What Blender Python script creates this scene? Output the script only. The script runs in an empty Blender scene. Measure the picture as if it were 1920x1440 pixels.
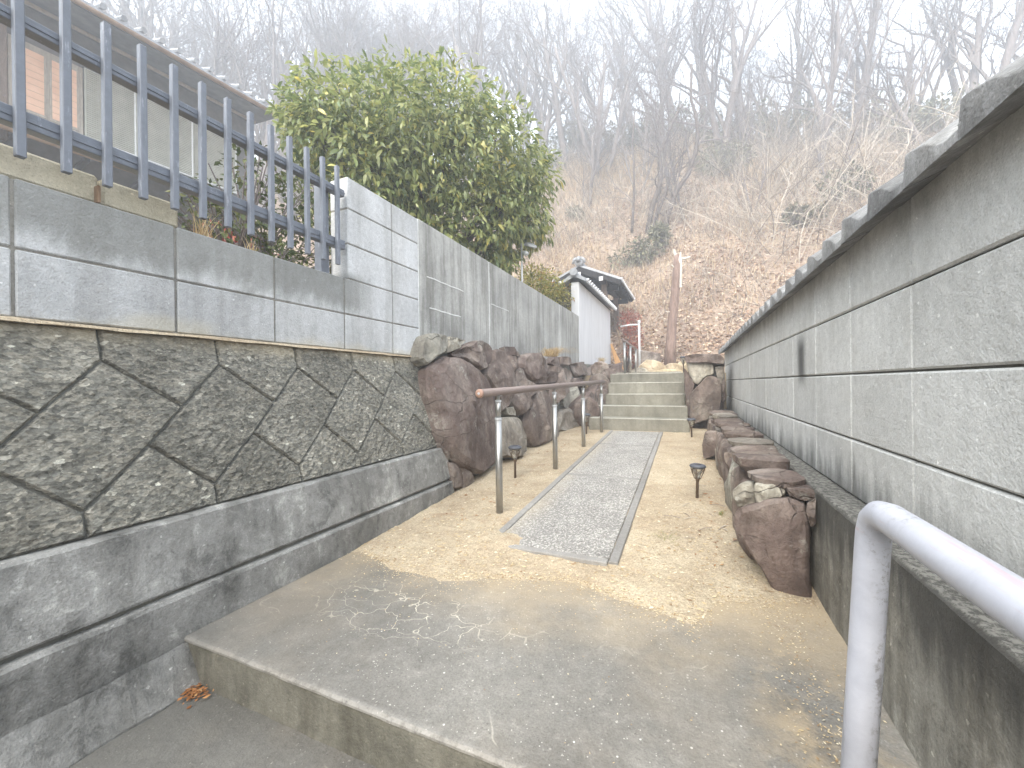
import bpy, bmesh, math, random
from mathutils import Vector, noise as mnoise, Matrix
random.seed(7)
R = random.Random(11)
scene = bpy.context.scene
COL = scene.collection
PI = math.pi

# ------------------------------------------------------------------ camera, sky, sun, exposure
cam_data = bpy.data.cameras.new("camera")
cam = bpy.data.objects.new("camera", cam_data)
COL.objects.link(cam)
cam_data.sensor_width = 36.0
cam_data.lens = 36.0 * 760.0 / 1920.0
cam_data.clip_start = 0.02
cam_data.clip_end = 600.0
YAW, ROLL = math.radians(23.45), 0.012
fwd = Vector((-math.sin(YAW), math.cos(YAW), 0.0007)).normalized()
rgt0 = Vector((math.cos(YAW), math.sin(YAW), 0.0))
up0 = rgt0.cross(fwd).normalized()
rgt = rgt0 * math.cos(ROLL) - up0 * math.sin(ROLL)
up = rgt0 * math.sin(ROLL) + up0 * math.cos(ROLL)
m = Matrix((rgt, up, -fwd)).transposed().to_4x4()
m.translation = Vector((0, 0, 0.8))
cam.matrix_world = m
scene.camera = cam

SUN_EL, SUN_AZ = math.radians(38), math.radians(184)   # azimuth measured clockwise from +Y
world = bpy.data.worlds.new("World")
scene.world = world
world.use_nodes = True
wn = world.node_tree
wn.nodes.clear()
w_out = wn.nodes.new("ShaderNodeOutputWorld")
w_bg = wn.nodes.new("ShaderNodeBackground")
w_sky = wn.nodes.new("ShaderNodeTexSky")
w_sky.sky_type = 'NISHITA'
w_sky.sun_disc = False
w_sky.sun_elevation = SUN_EL
w_sky.sun_rotation = SUN_AZ
w_sky.air_density = 1.0
w_sky.dust_density = 4.0
w_sky.ozone_density = 1.0
w_mix = wn.nodes.new("ShaderNodeMix")                   # a thin even cloud cover over the blue
w_mix.data_type = 'RGBA'
w_mix.inputs[0].default_value = 0.8
w_mix.inputs[7].default_value = (5.4, 5.95, 6.5, 1)
wn.links.new(w_sky.outputs[0], w_mix.inputs[6])
wn.links.new(w_mix.outputs[2], w_bg.inputs[0])
w_bg.inputs[1].default_value = 0.075
wn.links.new(w_bg.outputs[0], w_out.inputs[0])

sun_data = bpy.data.lights.new("sun", 'SUN')
sun = bpy.data.objects.new("sun", sun_data)
COL.objects.link(sun)
sun_data.energy = 1.5
sun_data.angle = math.radians(50)
sun_data.color = (1.0, 0.94, 0.84)
sdir = Vector((math.sin(SUN_AZ) * math.cos(SUN_EL), math.cos(SUN_AZ) * math.cos(SUN_EL), math.sin(SUN_EL)))
sun.rotation_euler = sdir.to_track_quat('Z', 'Y').to_euler()

scene.view_settings.view_transform = 'Standard'
scene.view_settings.look = 'None'
scene.view_settings.gamma = 1.0
scene.view_settings.use_curve_mapping = False
scene.view_settings.exposure = 2.8
scene.render.engine = 'CYCLES'
scene.cycles.max_bounces = 8
scene.cycles.volume_bounces = 1
scene.cycles.transparent_max_bounces = 8

# ------------------------------------------------------------------ helpers: naming
def tag(o, label=None, cat=None, group=None, kind=None):
    if label: o['label'] = label
    if cat: o['category'] = cat
    if group: o['group'] = group
    if kind: o['kind'] = kind
    return o

def empty(name, loc=(0, 0, 0), rz=0.0):
    o = bpy.data.objects.new(name, None)
    o.empty_display_size = 0.1
    o.location = loc
    o.rotation_euler = (0, 0, rz)
    COL.objects.link(o)
    return o

def link(name, mesh, parent=None, loc=None):
    o = bpy.data.objects.new(name, mesh)
    COL.objects.link(o)
    if loc is not None: o.location = loc
    if parent is not None: o.parent = parent
    return o

def copy_tree(o, parent=None):
    c = o.copy()
    COL.objects.link(c)
    if parent is not None:
        c.parent = parent
    for ch in list(o.children):
        copy_tree(ch, c)
    return c

# ------------------------------------------------------------------ helpers: meshes
class MB:
    """collects vertices and faces of one mesh"""
    def __init__(s):
        s.v, s.f = [], []
    def add(s, vs, fs):
        b = len(s.v)
        s.v.extend([tuple(p) for p in vs])
        s.f.extend([tuple(i + b for i in f) for f in fs])
    def mesh(s, name, mat, smooth=False, recalc=True):
        me = bpy.data.meshes.new(name)
        me.from_pydata(s.v, [], s.f)
        if recalc:
            bm = bmesh.new(); bm.from_mesh(me)
            bmesh.ops.recalc_face_normals(bm, faces=bm.faces)
            bm.to_mesh(me); bm.free()
        if smooth:
            me.polygons.foreach_set("use_smooth", [True] * len(me.polygons))
        if mat: me.materials.append(mat)
        me.update()
        return me
    def build(s, name, mat, parent=None, smooth=False, recalc=True, loc=None):
        return link(name, s.mesh(name, mat, smooth, recalc), parent, loc)
    # a box with chamfered edges
    def box(s, x0, x1, y0, y1, z0, z1, c=0.0):
        if c <= 0:
            s.add([(x, y, z) for x in (x0, x1) for y in (y0, y1) for z in (z0, z1)],
                  [(0, 1, 3, 2), (4, 6, 7, 5), (0, 4, 5, 1), (2, 3, 7, 6), (0, 2, 6, 4), (1, 5, 7, 3)])
            return
        pts = []
        for sx in (0, 1):
            for sy in (0, 1):
                for sz in (0, 1):
                    X = (x0, x1)[sx]; Y = (y0, y1)[sy]; Z = (z0, z1)[sz]
                    dx = c if sx == 0 else -c; dy = c if sy == 0 else -c; dz = c if sz == 0 else -c
                    pts += [(X, Y + dy, Z + dz), (X + dx, Y, Z + dz), (X + dx, Y + dy, Z)]
        idx = lambda a, b, d, k: ((a * 2 + b) * 2 + d) * 3 + k
        F = []
        for a in (0, 1):
            F.append((idx(a,0,0,0), idx(a,1,0,0), idx(a,1,1,0), idx(a,0,1,0)))
            F.append((idx(0,a,0,1), idx(1,a,0,1), idx(1,a,1,1), idx(0,a,1,1)))
            F.append((idx(0,0,a,2), idx(1,0,a,2), idx(1,1,a,2), idx(0,1,a,2)))
        for a in (0, 1):
            for b in (0, 1):
                F.append((idx(a,b,0,0), idx(a,b,1,0), idx(a,b,1,1), idx(a,b,0,1)))
                F.append((idx(a,0,b,0), idx(a,1,b,0), idx(a,1,b,2), idx(a,0,b,2)))
                F.append((idx(0,a,b,1), idx(1,a,b,1), idx(1,a,b,2), idx(0,a,b,2)))
                for d in (0, 1):
                    F.append((idx(a,b,d,0), idx(a,b,d,1), idx(a,b,d,2)))
        s.add(pts, F)
    def tube(s, pts, rad, k=6, cap=True):
        n = len(pts)
        pts = [Vector(p) for p in pts]
        if not hasattr(rad, '__len__'): rad = [rad] * n
        t0 = (pts[1] - pts[0]).normalized()
        u = t0.orthogonal().normalized()
        vs = []
        for i in range(n):
            if i == 0: t = t0
            elif i == n - 1: t = (pts[i] - pts[i - 1]).normalized()
            else: t = (pts[i + 1] - pts[i - 1]).normalized()
            u = (u - t * u.dot(t))
            if u.length < 1e-6: u = t.orthogonal()
            u.normalize()
            w = t.cross(u)
            r = rad[i]
            for j in range(k):
                a = 2 * PI * j / k
                vs.append(pts[i] + (u * math.cos(a) + w * math.sin(a)) * r)
        fs = []
        for i in range(n - 1):
            for j in range(k):
                j2 = (j + 1) % k
                fs.append((i*k+j, i*k+j2, (i+1)*k+j2, (i+1)*k+j))
        if cap:
            fs.append(tuple(range(k))[::-1])
            fs.append(tuple((n-1)*k + j for j in range(k)))
        s.add(vs, fs)
    def lathe(s, prof, k=20, org=(0, 0, 0)):
        ox, oy, oz = org
        vs = [(ox + r * math.cos(2*PI*j/k), oy + r * math.sin(2*PI*j/k), oz + z) for r, z in prof for j in range(k)]
        fs = [(i*k+j, i*k+(j+1) % k, (i+1)*k+(j+1) % k, (i+1)*k+j) for i in range(len(prof)-1) for j in range(k)]
        fs.append(tuple(range(k))); fs.append(tuple((len(prof)-1)*k + j for j in range(k)))
        s.add(vs, fs)
    # a flat piece: front outline (points in order), pushed back by d, chamfered front edge
    def slab(s, poly, d, c=0.006):
        P = [Vector(p) for p in poly]; d = Vector(d); n = len(P)
        dn = d.normalized()
        ins = inset(P, dn, c)
        vs = ins + [p + dn * c for p in P] + [p + d for p in P]
        fs = [tuple(range(n)), tuple(2*n + i for i in range(n))[::-1]]
        for i in range(n):
            j = (i + 1) % n
            fs.append((i, j, n + j, n + i)); fs.append((n + i, n + j, 2*n + j, 2*n + i))
        s.add(vs, fs)

def inset(P, nrm, c):
    n = len(P); cen = sum(P, Vector()) / n; out = []
    for i in range(n):
        a, b, d = P[i - 1], P[i], P[(i + 1) % n]
        e1 = (b - a).normalized(); e2 = (d - b).normalized()
        n1 = nrm.cross(e1); n2 = nrm.cross(e2)
        if n1.dot(cen - b) < 0: n1 = -n1
        if n2.dot(cen - b) < 0: n2 = -n2
        h = (n1 + n2)
        if h.length < 1e-5: h = n1
        h.normalize()
        out.append(b + h * (c / max(0.45, h.dot(n1))))
    return out

def fbm(p, o=4):
    return mnoise.fractal(Vector(p), 1.0, 2.0, o)

def box_obj(name, mat, parent, x0, x1, y0, y1, z0, z1, c=0.004):
    b = MB(); b.box(x0, x1, y0, y1, z0, z1, c)
    return b.build(name, mat, parent)

# ------------------------------------------------------------------ helpers: materials
class NT:
    def __init__(s, name):
        s.m = bpy.data.materials.new(name); s.m.use_nodes = True
        s.t = s.m.node_tree; s.b = s.t.nodes["Principled BSDF"]
        s.geo = None
    def node(s, typ, **kw):
        n = s.t.nodes.new(typ)
        for k, v in kw.items(): setattr(n, k, v)
        return n
    def put(s, inp, v):
        if hasattr(v, 'is_output'): s.t.links.new(v, inp)
        elif v is not None:
            try: inp.default_value = v
            except Exception: inp.default_value = (v, v, v)
    def pos(s, scale=(1, 1, 1), warp=0.0, wscale=6.0):
        if s.geo is None: s.geo = s.node("ShaderNodeNewGeometry")
        p = s.geo.outputs["Position"]
        if warp:
            nz = s.node("ShaderNodeTexNoise"); s.put(nz.inputs["Vector"], p); nz.inputs["Scale"].default_value = wscale
            ma = s.node("ShaderNodeVectorMath", operation='MULTIPLY_ADD')
            s.put(ma.inputs[0], nz.outputs["Color"]); ma.inputs[1].default_value = (warp,)*3; s.put(ma.inputs[2], p)
            p = ma.outputs[0]
        if scale != (1, 1, 1):
            mu = s.node("ShaderNodeVectorMath", operation='MULTIPLY')
            s.put(mu.inputs[0], p); mu.inputs[1].default_value = scale
            p = mu.outputs[0]
        return p
    def xyz(s):
        sp = s.node("ShaderNodeSeparateXYZ"); s.put(sp.inputs[0], s.pos()); return sp.outputs
    def noise(s, vec, scale, detail=4.0, rough=0.55):
        n = s.node("ShaderNodeTexNoise"); s.put(n.inputs["Vector"], vec)
        n.inputs["Scale"].default_value = scale; n.inputs["Detail"].default_value = detail
        n.inputs["Roughness"].default_value = rough
        return n.outputs["Fac"]
    def vor(s, vec, scale, feature='F1', out="Distance"):
        n = s.node("ShaderNodeTexVoronoi", feature=feature); s.put(n.inputs["Vector"], vec); n.inputs["Scale"].default_value = scale
        return n.outputs[out]
    def ramp(s, fac, stops, interp='LINEAR'):
        n = s.node("ShaderNodeValToRGB"); s.put(n.inputs[0], fac)
        cr = n.color_ramp; cr.interpolation = interp
        while len(cr.elements) < len(stops): cr.elements.new(0.5)
        for e, (p, c) in zip(cr.elements, stops):
            e.position = p
            e.color = (c, c, c, 1) if not hasattr(c, '__len__') else (c[0], c[1], c[2], 1)
        return n.outputs[0]
    def mix(s, fac, a, b, blend='MIX'):
        n = s.node("ShaderNodeMix", data_type='RGBA', blend_type=blend)
        s.put(n.inputs[0], fac)
        for i, v in ((6, a), (7, b)):
            if hasattr(v, '__len__') and not hasattr(v, 'is_output'): v = (v[0], v[1], v[2], 1)
            s.put(n.inputs[i], v)
        return n.outputs[2]
    def math(s, op, a, b=None, clamp=False):
        n = s.node("ShaderNodeMath", operation=op, use_clamp=clamp)
        s.put(n.inputs[0], a)
        if b is not None: s.put(n.inputs[1], b)
        return n.outputs[0]
    def rng(s, v, a, b, c=0.0, d=1.0):
        n = s.node("ShaderNodeMapRange", interpolation_type='SMOOTHSTEP'); s.put(n.inputs[0], v)
        for i, q in enumerate((a, b, c, d)): n.inputs[i + 1].default_value = q
        return n.outputs[0]
    def objrand(s):
        return s.node("ShaderNodeObjectInfo").outputs["Random"]
    def island(s):
        if s.geo is None: s.geo = s.node("ShaderNodeNewGeometry")
        return s.geo.outputs["Random Per Island"]
    def bump(s, h, strength=0.4, dist=0.01, prev=None):
        n = s.node("ShaderNodeBump"); n.inputs["Strength"].default_value = strength; n.inputs["Distance"].default_value = dist
        s.put(n.inputs["Height"], h)
        if prev is not None: s.put(n.inputs["Normal"], prev)
        return n.outputs[0]
    def done(s, col, rough=0.85, normal=None, metal=None, spec=None):
        if hasattr(col, '__len__') and not hasattr(col, 'is_output'): col = (col[0], col[1], col[2], 1)
        s.put(s.b.inputs["Base Color"], col); s.put(s.b.inputs["Roughness"], rough)
        if normal is not None: s.put(s.b.inputs["Normal"], normal)
        if metal is not None: s.put(s.b.inputs["Metallic"], metal)
        if spec is not None: s.put(s.b.inputs["Specular IOR Level"], spec)
        return s.m

def concrete(name, dark, light, streak=0.5, fleck=0.5, var=0.16, bump=0.35, extra=None, streak_col=(0.55, 0.53, 0.5), grain=160.0, blotch=0.0):
    n = NT(name)
    big = n.noise(n.pos(warp=0.12, wscale=3.0), 2.6, 6, 0.6)
    col = n.ramp(big, [(0.3, dark), (0.68, light)])
    fine = n.noise(n.pos(), 34.0, 5, 0.7)
    col = n.mix(0.45, col, n.ramp(fine, [(0.3, 0.72), (0.7, 1.22)]), 'MULTIPLY')
    grit = n.noise(n.pos(), 210.0, 2, 0.6)
    col = n.mix(0.6, col, n.ramp(grit, [(0.3, 0.6), (0.42, 0.98), (0.6, 1.03), (0.72, 1.35)]), 'MULTIPLY')
    if streak:
        st = n.noise(n.pos((13, 13, 1.1), warp=0.03, wscale=9), 1.0, 5, 0.6)
        col = n.mix(streak, col, n.ramp(st, [(0.36, streak_col), (0.56, (1.04, 1.04, 1.04))]), 'MULTIPLY')
    if blotch:
        bl = n.noise(n.pos((1, 1, .8), warp=0.12, wscale=9.0), 6.5, 10, 0.82)
        col = n.mix(blotch, col, n.ramp(bl, [(0.38, 0.4), (0.47, 0.85), (0.55, 1.03), (0.62, 1.6), (0.68, 2.2)]), 'MULTIPLY')
    gr = n.vor(n.pos(), grain, out="Color")
    col = n.mix(fleck, col, n.ramp(gr, [(0.0, 0.5), (0.07, 0.9), (0.5, 1.0), (0.93, 1.1), (0.955, 2.3)]), 'MULTIPLY')
    r = n.objrand()
    col = n.mix(1.0, col, n.ramp(r, [(0, 1 - var), (1, 1 + var * 0.6)]), 'MULTIPLY')
    if extra: col = extra(n, col)
    pit = n.noise(n.pos(), 120.0, 3, 0.7)
    nb = n.bump(n.ramp(pit, [(0.3, 0), (0.6, 1)]), bump, 0.004)
    nb = n.bump(fine, bump, 0.01, nb)
    return n.done(col, 0.9, nb, spec=0.25)

def right_stain(n, col):
    x = n.xyz()
    jag = n.noise(n.pos((9, 9, 1.5)), 1.0, 5, 0.65)
    h = n.math('SUBTRACT', x[2], n.math('MULTIPLY', jag, 0.42))
    base = n.rng(h, 0.14, 0.34, 1, 0)
    col = n.mix(n.math('MULTIPLY', base, 0.75), col, (0.055, 0.055, 0.05))
    # one soot-black run below the second joint
    dy = n.math('ABSOLUTE', n.math('SUBTRACT', x[1], 2.43))
    spot = n.math('MULTIPLY', n.rng(n.math('ADD', dy, n.math('MULTIPLY', jag, 0.08)), 0.045, 0.16, 1, 0), n.rng(n.math('ABSOLUTE', n.math('SUBTRACT', x[2], 0.9)), 0.05, 0.16, 1, 0))
    col = n.mix(n.math('MULTIPLY', spot, 0.85), col, (0.03, 0.03, 0.03))
    top = n.math('MULTIPLY', n.rng(n.math('ADD', x[2], n.math('MULTIPLY', jag, 0.25)), 1.3, 1.42), 0.4)
    return n.mix(top, col, (0.1, 0.1, 0.095))

def left_stain(n, col):
    x = n.xyz()
    jag = n.noise(n.pos((6, 6, 1.6), warp=0.1, wscale=4), 1.0, 5, 0.65)
    a = n.math('SUBTRACT', x[2], n.math('MULTIPLY', jag, 0.3))
    band = n.math('MULTIPLY', n.rng(a, 1.03, 1.14), n.rng(x[2], 1.40, 1.46, 1, 0))
    band = n.math('MULTIPLY', band, n.rng(x[1], 1.72, 1.95, 1, 0))
    col = n.mix(n.math('MULTIPLY', band, 0.62), col, (0.12, 0.12, 0.1))
    foot = n.math('MULTIPLY', n.rng(n.math('SUBTRACT', n.noise(n.pos((3, 3, 3)), 1, 4), n.math('MULTIPLY', n.math('SUBTRACT', x[2], 1.0), 4.0)), 0.28, 0.5), 0.35)
    return n.mix(foot, col, (0.5, 0.44, 0.3))

def found_stain(n, col):
    x = n.xyz()
    jag = n.noise(n.pos((10, 10, 1.2)), 1.0, 5, 0.7)
    t = n.rng(n.math('ADD', x[2], n.math('MULTIPLY', jag, 0.5)), 0.44, 0.6)
    col = n.mix(n.math('MULTIPLY', t, 0.8), col, (0.045, 0.043, 0.04))
    edge = n.rng(x[2], 0.388, 0.397)
    spk = n.rng(n.noise(n.pos(), 70, 4, .75), 0.42, 0.58)
    return n.mix(n.math('MULTIPLY', edge, 0.5), col, n.mix(spk, (0.09, 0.087, 0.08), (0.4, 0.39, 0.35)))

def landing_extra(n, col):
    x = n.xyz()
    # mineral-filled craze cracks, thickest over one patch near the wall
    d = n.vor(n.pos((8.5, 13, 9), warp=0.14, wscale=11), 1.0, 'DISTANCE_TO_EDGE')
    dx = n.math('DIVIDE', n.math('ADD', x[0], 0.98), 0.42); dy = n.math('DIVIDE', n.math('SUBTRACT', x[1], 1.17), 0.17)
    rad = n.math('ADD', n.math('MULTIPLY', dx, dx), n.math('MULTIPLY', dy, dy))
    brk = n.noise(n.pos(), 7.0, 3, 0.6)
    area = n.math('MULTIPLY', n.rng(rad, 0.3, 1.25, 1, 0), n.rng(brk, 0.36, 0.46))
    ck = n.math('MULTIPLY', n.rng(n.math('ADD', d, n.math('MULTIPLY', n.noise(n.pos(), 60, 2), 0.03)), 0.018, 0.036, 1, 0), area)
    d2 = n.vor(n.pos((5.2, 5.2, 5.2), warp=0.2, wscale=5), 1.0, 'DISTANCE_TO_EDGE')
    ck2 = n.math('MULTIPLY', n.rng(d2, 0.006, 0.014, 1, 0), n.rng(n.noise(n.pos(), 3.1, 4, 0.7), 0.54, 0.66))
    col = n.mix(n.math('MULTIPLY', ck2, 0.5), col, (0.5, 0.47, 0.4))
    col = n.mix(n.math('MULTIPLY', ck, 0.85), col, (0.62, 0.57, 0.47))
    # sand dust blown over the slab
    ed = n.math('ADD', x[1], n.math('MULTIPLY', n.noise(n.pos(), 3.0, 5, 0.6), 0.8))
    dust = n.rng(ed, 1.5, 2.15)
    strip = n.math('MULTIPLY', n.rng(n.math('ABSOLUTE', n.math('SUBTRACT', x[0], 0.28)), 0.03, 0.2, 1, 0), n.rng(n.noise(n.pos(), 5, 5, 0.7), 0.4, 0.65))
    dust = n.math('MAXIMUM', n.math('MULTIPLY', dust, 0.75), n.math('MULTIPLY', strip, 0.7))
    worn = n.math('MULTIPLY', n.rng(x[1], 0.775, 0.80, 1, 0), n.rng(n.noise(n.pos(), 30, 5, .7), 0.38, 0.55))  # worn front edge, its highlight painted in as a paler tone
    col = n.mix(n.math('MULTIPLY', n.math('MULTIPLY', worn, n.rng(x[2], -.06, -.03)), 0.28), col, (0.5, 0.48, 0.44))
    g2 = n.vor(n.pos(), 95.0, out='Color')
    col = n.mix(n.math('MULTIPLY', n.rng(g2, 0.93, 0.95), n.rng(n.vor(n.pos(), 95.0), 0.18, 0.32, 1, 0)), col, (0.62, 0.6, 0.56))
    g3 = n.vor(n.pos(), 185.0, out='Color')
    col = n.mix(n.math('MULTIPLY', n.rng(g3, 0.86, 0.89), n.rng(n.vor(n.pos(), 185.0), 0.2, 0.4, 1, 0)), col, (0.48, 0.46, 0.42))
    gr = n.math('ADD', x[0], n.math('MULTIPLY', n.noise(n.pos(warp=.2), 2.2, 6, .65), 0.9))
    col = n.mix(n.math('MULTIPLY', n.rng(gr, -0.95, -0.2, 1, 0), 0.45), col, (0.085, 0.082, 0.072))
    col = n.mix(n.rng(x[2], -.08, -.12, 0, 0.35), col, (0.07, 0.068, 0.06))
    warm = n.math('MULTIPLY', n.rng(n.noise(n.pos(), 1.6, 5, 0.6), 0.42, 0.7), 0.3)
    col = n.mix(warm, col, (0.33, 0.27, 0.2))
    return n.mix(dust, col, (0.47, 0.37, 0.24))

M = {}
M['block_left'] = concrete('weathered block, left', (0.43, 0.435, 0.435), (0.58, 0.585, 0.585), 0.35, 0.3, extra=left_stain)
M['block_right'] = concrete('weathered block, right', (0.52, 0.52, 0.50), (0.63, 0.63, 0.61), 0.25, 0.35, 0.07, extra=right_stain, streak_col=(0.68, 0.67, 0.65))
M['block_old'] = concrete('yellowed block', (0.42, 0.37, 0.26), (0.62, 0.56, 0.43), 0.2, 0.4)
M['mortar'] = concrete('mortar', (0.2, 0.19, 0.17), (0.33, 0.31, 0.27), 0.2, 0.3)
M['mortar_dark'] = concrete('dark joint', (0.13, 0.127, 0.112), (0.22, 0.215, 0.185), 0.2, 0.3)
M['kerb'] = concrete('kerb concrete', (0.16, 0.157, 0.146), (0.36, 0.354, 0.335), 0.4, 0.6, streak_col=(0.5, 0.49, 0.47), blotch=0.85)
M['foundation'] = concrete('mossy foundation', (0.15, 0.142, 0.12), (0.3, 0.287, 0.25), 0.8, 0.6, extra=found_stain, blotch=0.7)
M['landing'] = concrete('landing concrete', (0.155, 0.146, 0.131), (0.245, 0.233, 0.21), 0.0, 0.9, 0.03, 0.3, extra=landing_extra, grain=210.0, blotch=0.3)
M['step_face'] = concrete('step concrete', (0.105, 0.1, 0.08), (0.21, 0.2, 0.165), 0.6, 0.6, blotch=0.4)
M['stairs'] = concrete('old stair concrete', (0.165, 0.157, 0.128), (0.28, 0.267, 0.222), 0.35, 0.5, 0.08)
M['cast'] = concrete('cast concrete', (0.29, 0.286, 0.27), (0.44, 0.435, 0.41), 0.85, 0.3, streak_col=(0.58, 0.57, 0.55))
M['coping'] = concrete('coping tile', (0.18, 0.18, 0.18), (0.35, 0.347, 0.34), 0.5, 0.8, 0.2, blotch=0.6)
M['nosing'] = concrete('worn highlighted step edge', (0.42, 0.4, 0.35), (0.6, 0.58, 0.52), 0.2, 0.5)  # step edge highlight put into the colour, together with the wear
M['path_edge'] = concrete('path edging', (0.22, 0.21, 0.195), (0.31, 0.297, 0.277), 0.0, 0.5)

def m_aggregate():
    n = NT('washed pebble aggregate')
    c = n.vor(n.pos(), 125.0, out="Color")
    d = n.vor(n.pos(), 125.0)
    col = n.ramp(c, [(0.0, (0.13, 0.124, 0.115)), (0.3, (0.225, 0.215, 0.20)), (0.55, (0.32, 0.307, 0.285)), (0.8, (0.52, 0.495, 0.455)), (1.0, (0.19, 0.17, 0.15))])
    col = n.mix(n.rng(d, 0.5, 0.8), col, (0.2, 0.185, 0.165))
    patch = n.noise(n.pos(), 4.0, 5, 0.6)
    col = n.mix(0.6, col, n.ramp(patch, [(0.35, 0.75), (0.65, 1.12)]), 'MULTIPLY')
    x = n.xyz()
    dust = n.math('MULTIPLY', n.rng(n.math('ADD', x[0], n.math('MULTIPLY', patch, 0.25)), -0.85, -0.6, 1, 0), 0.5)
    col = n.mix(dust, col, (0.52, 0.44, 0.32))
    return n.done(col, 0.8, n.bump(d, 0.5, 0.006))
M['aggregate'] = m_aggregate()

def m_facing():
    n = NT('coarse aggregate facing block')
    big = n.noise(n.pos(warp=0.1), 4.0, 6, 0.65)
    col = n.ramp(big, [(0.3, (0.155, 0.15, 0.133)), (0.7, (0.29, 0.282, 0.255))])
    sq = n.pos((1, 1, 1.6), warp=0.01, wscale=60)
    c = n.vor(sq, 60.0, out="Color")
    col = n.mix(0.9, col, n.ramp(c, [(0, (0.42, 0.42, 0.40)), (0.4, (0.9, 0.9, 0.86)), (0.75, (1.3, 1.25, 1.15)), (0.9, (1.6, 1.55, 1.45)), (0.95, (2.9, 2.9, 2.75))]), 'MULTIPLY')
    c2 = n.vor(n.pos((1, 1, 1.6)), 150.0, out="Color")
    col = n.mix(0.75, col, n.ramp(c2, [(0, 0.4), (0.5, 1.0), (0.92, 1.35), (0.96, 2.6)]), 'MULTIPLY')
    pit = n.noise(sq, 55, 6, 0.78)
    col = n.mix(0.5, col, n.ramp(pit, [(0.33, 0.35), (0.5, 1.05)]), 'MULTIPLY')
    li = n.rng(n.noise(n.pos(), 9, 5, 0.7), 0.6, 0.72)
    col = n.mix(n.math('MULTIPLY', li, 0.4), col, (0.46, 0.44, 0.37))
    x = n.xyz()
    ft = n.math('MULTIPLY', n.rng(n.math('ADD', x[2], n.math('MULTIPLY', big, 0.16)), 1.0, 1.09), 0.6)
    col = n.mix(ft, col, (0.52, 0.44, 0.3))
    col = n.mix(1.0, col, n.ramp(n.objrand(), [(0, 0.85), (1, 1.15)]), 'MULTIPLY')
    d = n.vor(sq, 60.0)
    nb = n.bump(pit, 0.9, 0.012)
    nb = n.bump(d, 0.6, 0.006, nb)
    return n.done(col, 0.92, nb, spec=0.2)
M['facing'] = m_facing()

def m_rock(name, tones, lichen=0.35):
    n = NT(name)
    big = n.noise(n.pos(warp=0.25, wscale=3.0), 3.2, 6, 0.6)
    col = n.ramp(big, [(0.28, tones[0]), (0.48, tones[1]), (0.72, tones[2])])
    st = n.noise(n.pos((9, 9, 2.0), warp=0.15, wscale=5), 1.4, 6, 0.65)
    col = n.mix(0.7, col, n.ramp(st, [(0.32, 0.55), (0.62, 1.25)]), 'MULTIPLY')
    f = n.noise(n.pos(), 45, 5, 0.7)
    col = n.mix(0.6, col, n.ramp(f, [(0.3, 0.7), (0.7, 1.3)]), 'MULTIPLY')
    r = n.objrand()
    col = n.mix(0.75, col, n.ramp(r, [(0, (0.75, 0.70, 0.68)), (0.35, (1.0, 0.94, 0.92)), (0.6, (1.05, 1.06, 1.02)), (0.8, (1.35, 1.3, 1.2)), (1, (1.5, 1.5, 1.45))]), 'MULTIPLY')
    li = n.rng(n.noise(n.pos(warp=0.05, wscale=20), 8.0, 7, 0.75), 0.57, 0.68)
    col = n.mix(n.math('MULTIPLY', li, lichen), col, (0.42, 0.41, 0.36))
    ck = n.rng(n.vor(n.pos((1, 1, 1.5), warp=0.09, wscale=7), 3.3, 'DISTANCE_TO_EDGE'), 0.0, 0.014, 1, 0)
    ckm = n.math('MULTIPLY', ck, n.rng(big, 0.45, 0.6))
    col = n.mix(n.math('MULTIPLY', ckm, 0.6), col, (0.04, 0.032, 0.03))
    md = n.noise(n.pos(warp=0.08, wscale=14), 17, 6, 0.72)
    nb = n.bump(st, 0.6, 0.04)
    nb = n.bump(md, 0.7, 0.03, nb)
    nb = n.bump(f, 0.5, 0.012, nb)
    nb = n.bump(n.math('MULTIPLY', ckm, -1.0), 0.8, 0.02, nb)
    return n.done(col, 0.85, nb, spec=0.3)
M['rock'] = m_rock('purple brown boulder', [(0.09, 0.068, 0.06), (0.165, 0.129, 0.113), (0.32, 0.283, 0.25)], 0.55)
M['rock_grey'] = m_rock('lichen grey stone', [(0.17, 0.15, 0.13), (0.27, 0.25, 0.215), (0.4, 0.38, 0.33)], 0.5)
M['rock_tan'] = m_rock('tan terrace stone', [(0.26, 0.2, 0.13), (0.42, 0.35, 0.24), (0.58, 0.5, 0.38)], 0.3)

def m_sand():
    n = NT('coarse tan sand')
    big = n.noise(n.pos(warp=0.2), 3.0, 6, 0.65)
    col = n.ramp(big, [(0.3, (0.35, 0.275, 0.19)), (0.5, (0.44, 0.36, 0.255)), (0.7, (0.52, 0.44, 0.32))])
    g = n.vor(n.pos(), 170.0, out="Color")
    col = n.mix(0.7, col, n.ramp(g, [(0, 0.6), (0.5, 0.98), (0.9, 1.25), (1, 1.5)]), 'MULTIPLY')
    leafy = n.rng(n.noise(n.pos(), 7, 5, 0.7), 0.55, 0.7)
    col = n.mix(n.math('MULTIPLY', leafy, 0.35), col, (0.3, 0.18, 0.1))
    d = n.vor(n.pos(), 170.0)
    nb = n.bump(d, 0.5, 0.006)
    nb = n.bump(n.noise(n.pos(), 22, 5, 0.7), 0.6, 0.03, nb)
    return n.done(col, 0.95, nb, spec=0.1)
M['sand'] = m_sand()

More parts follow.
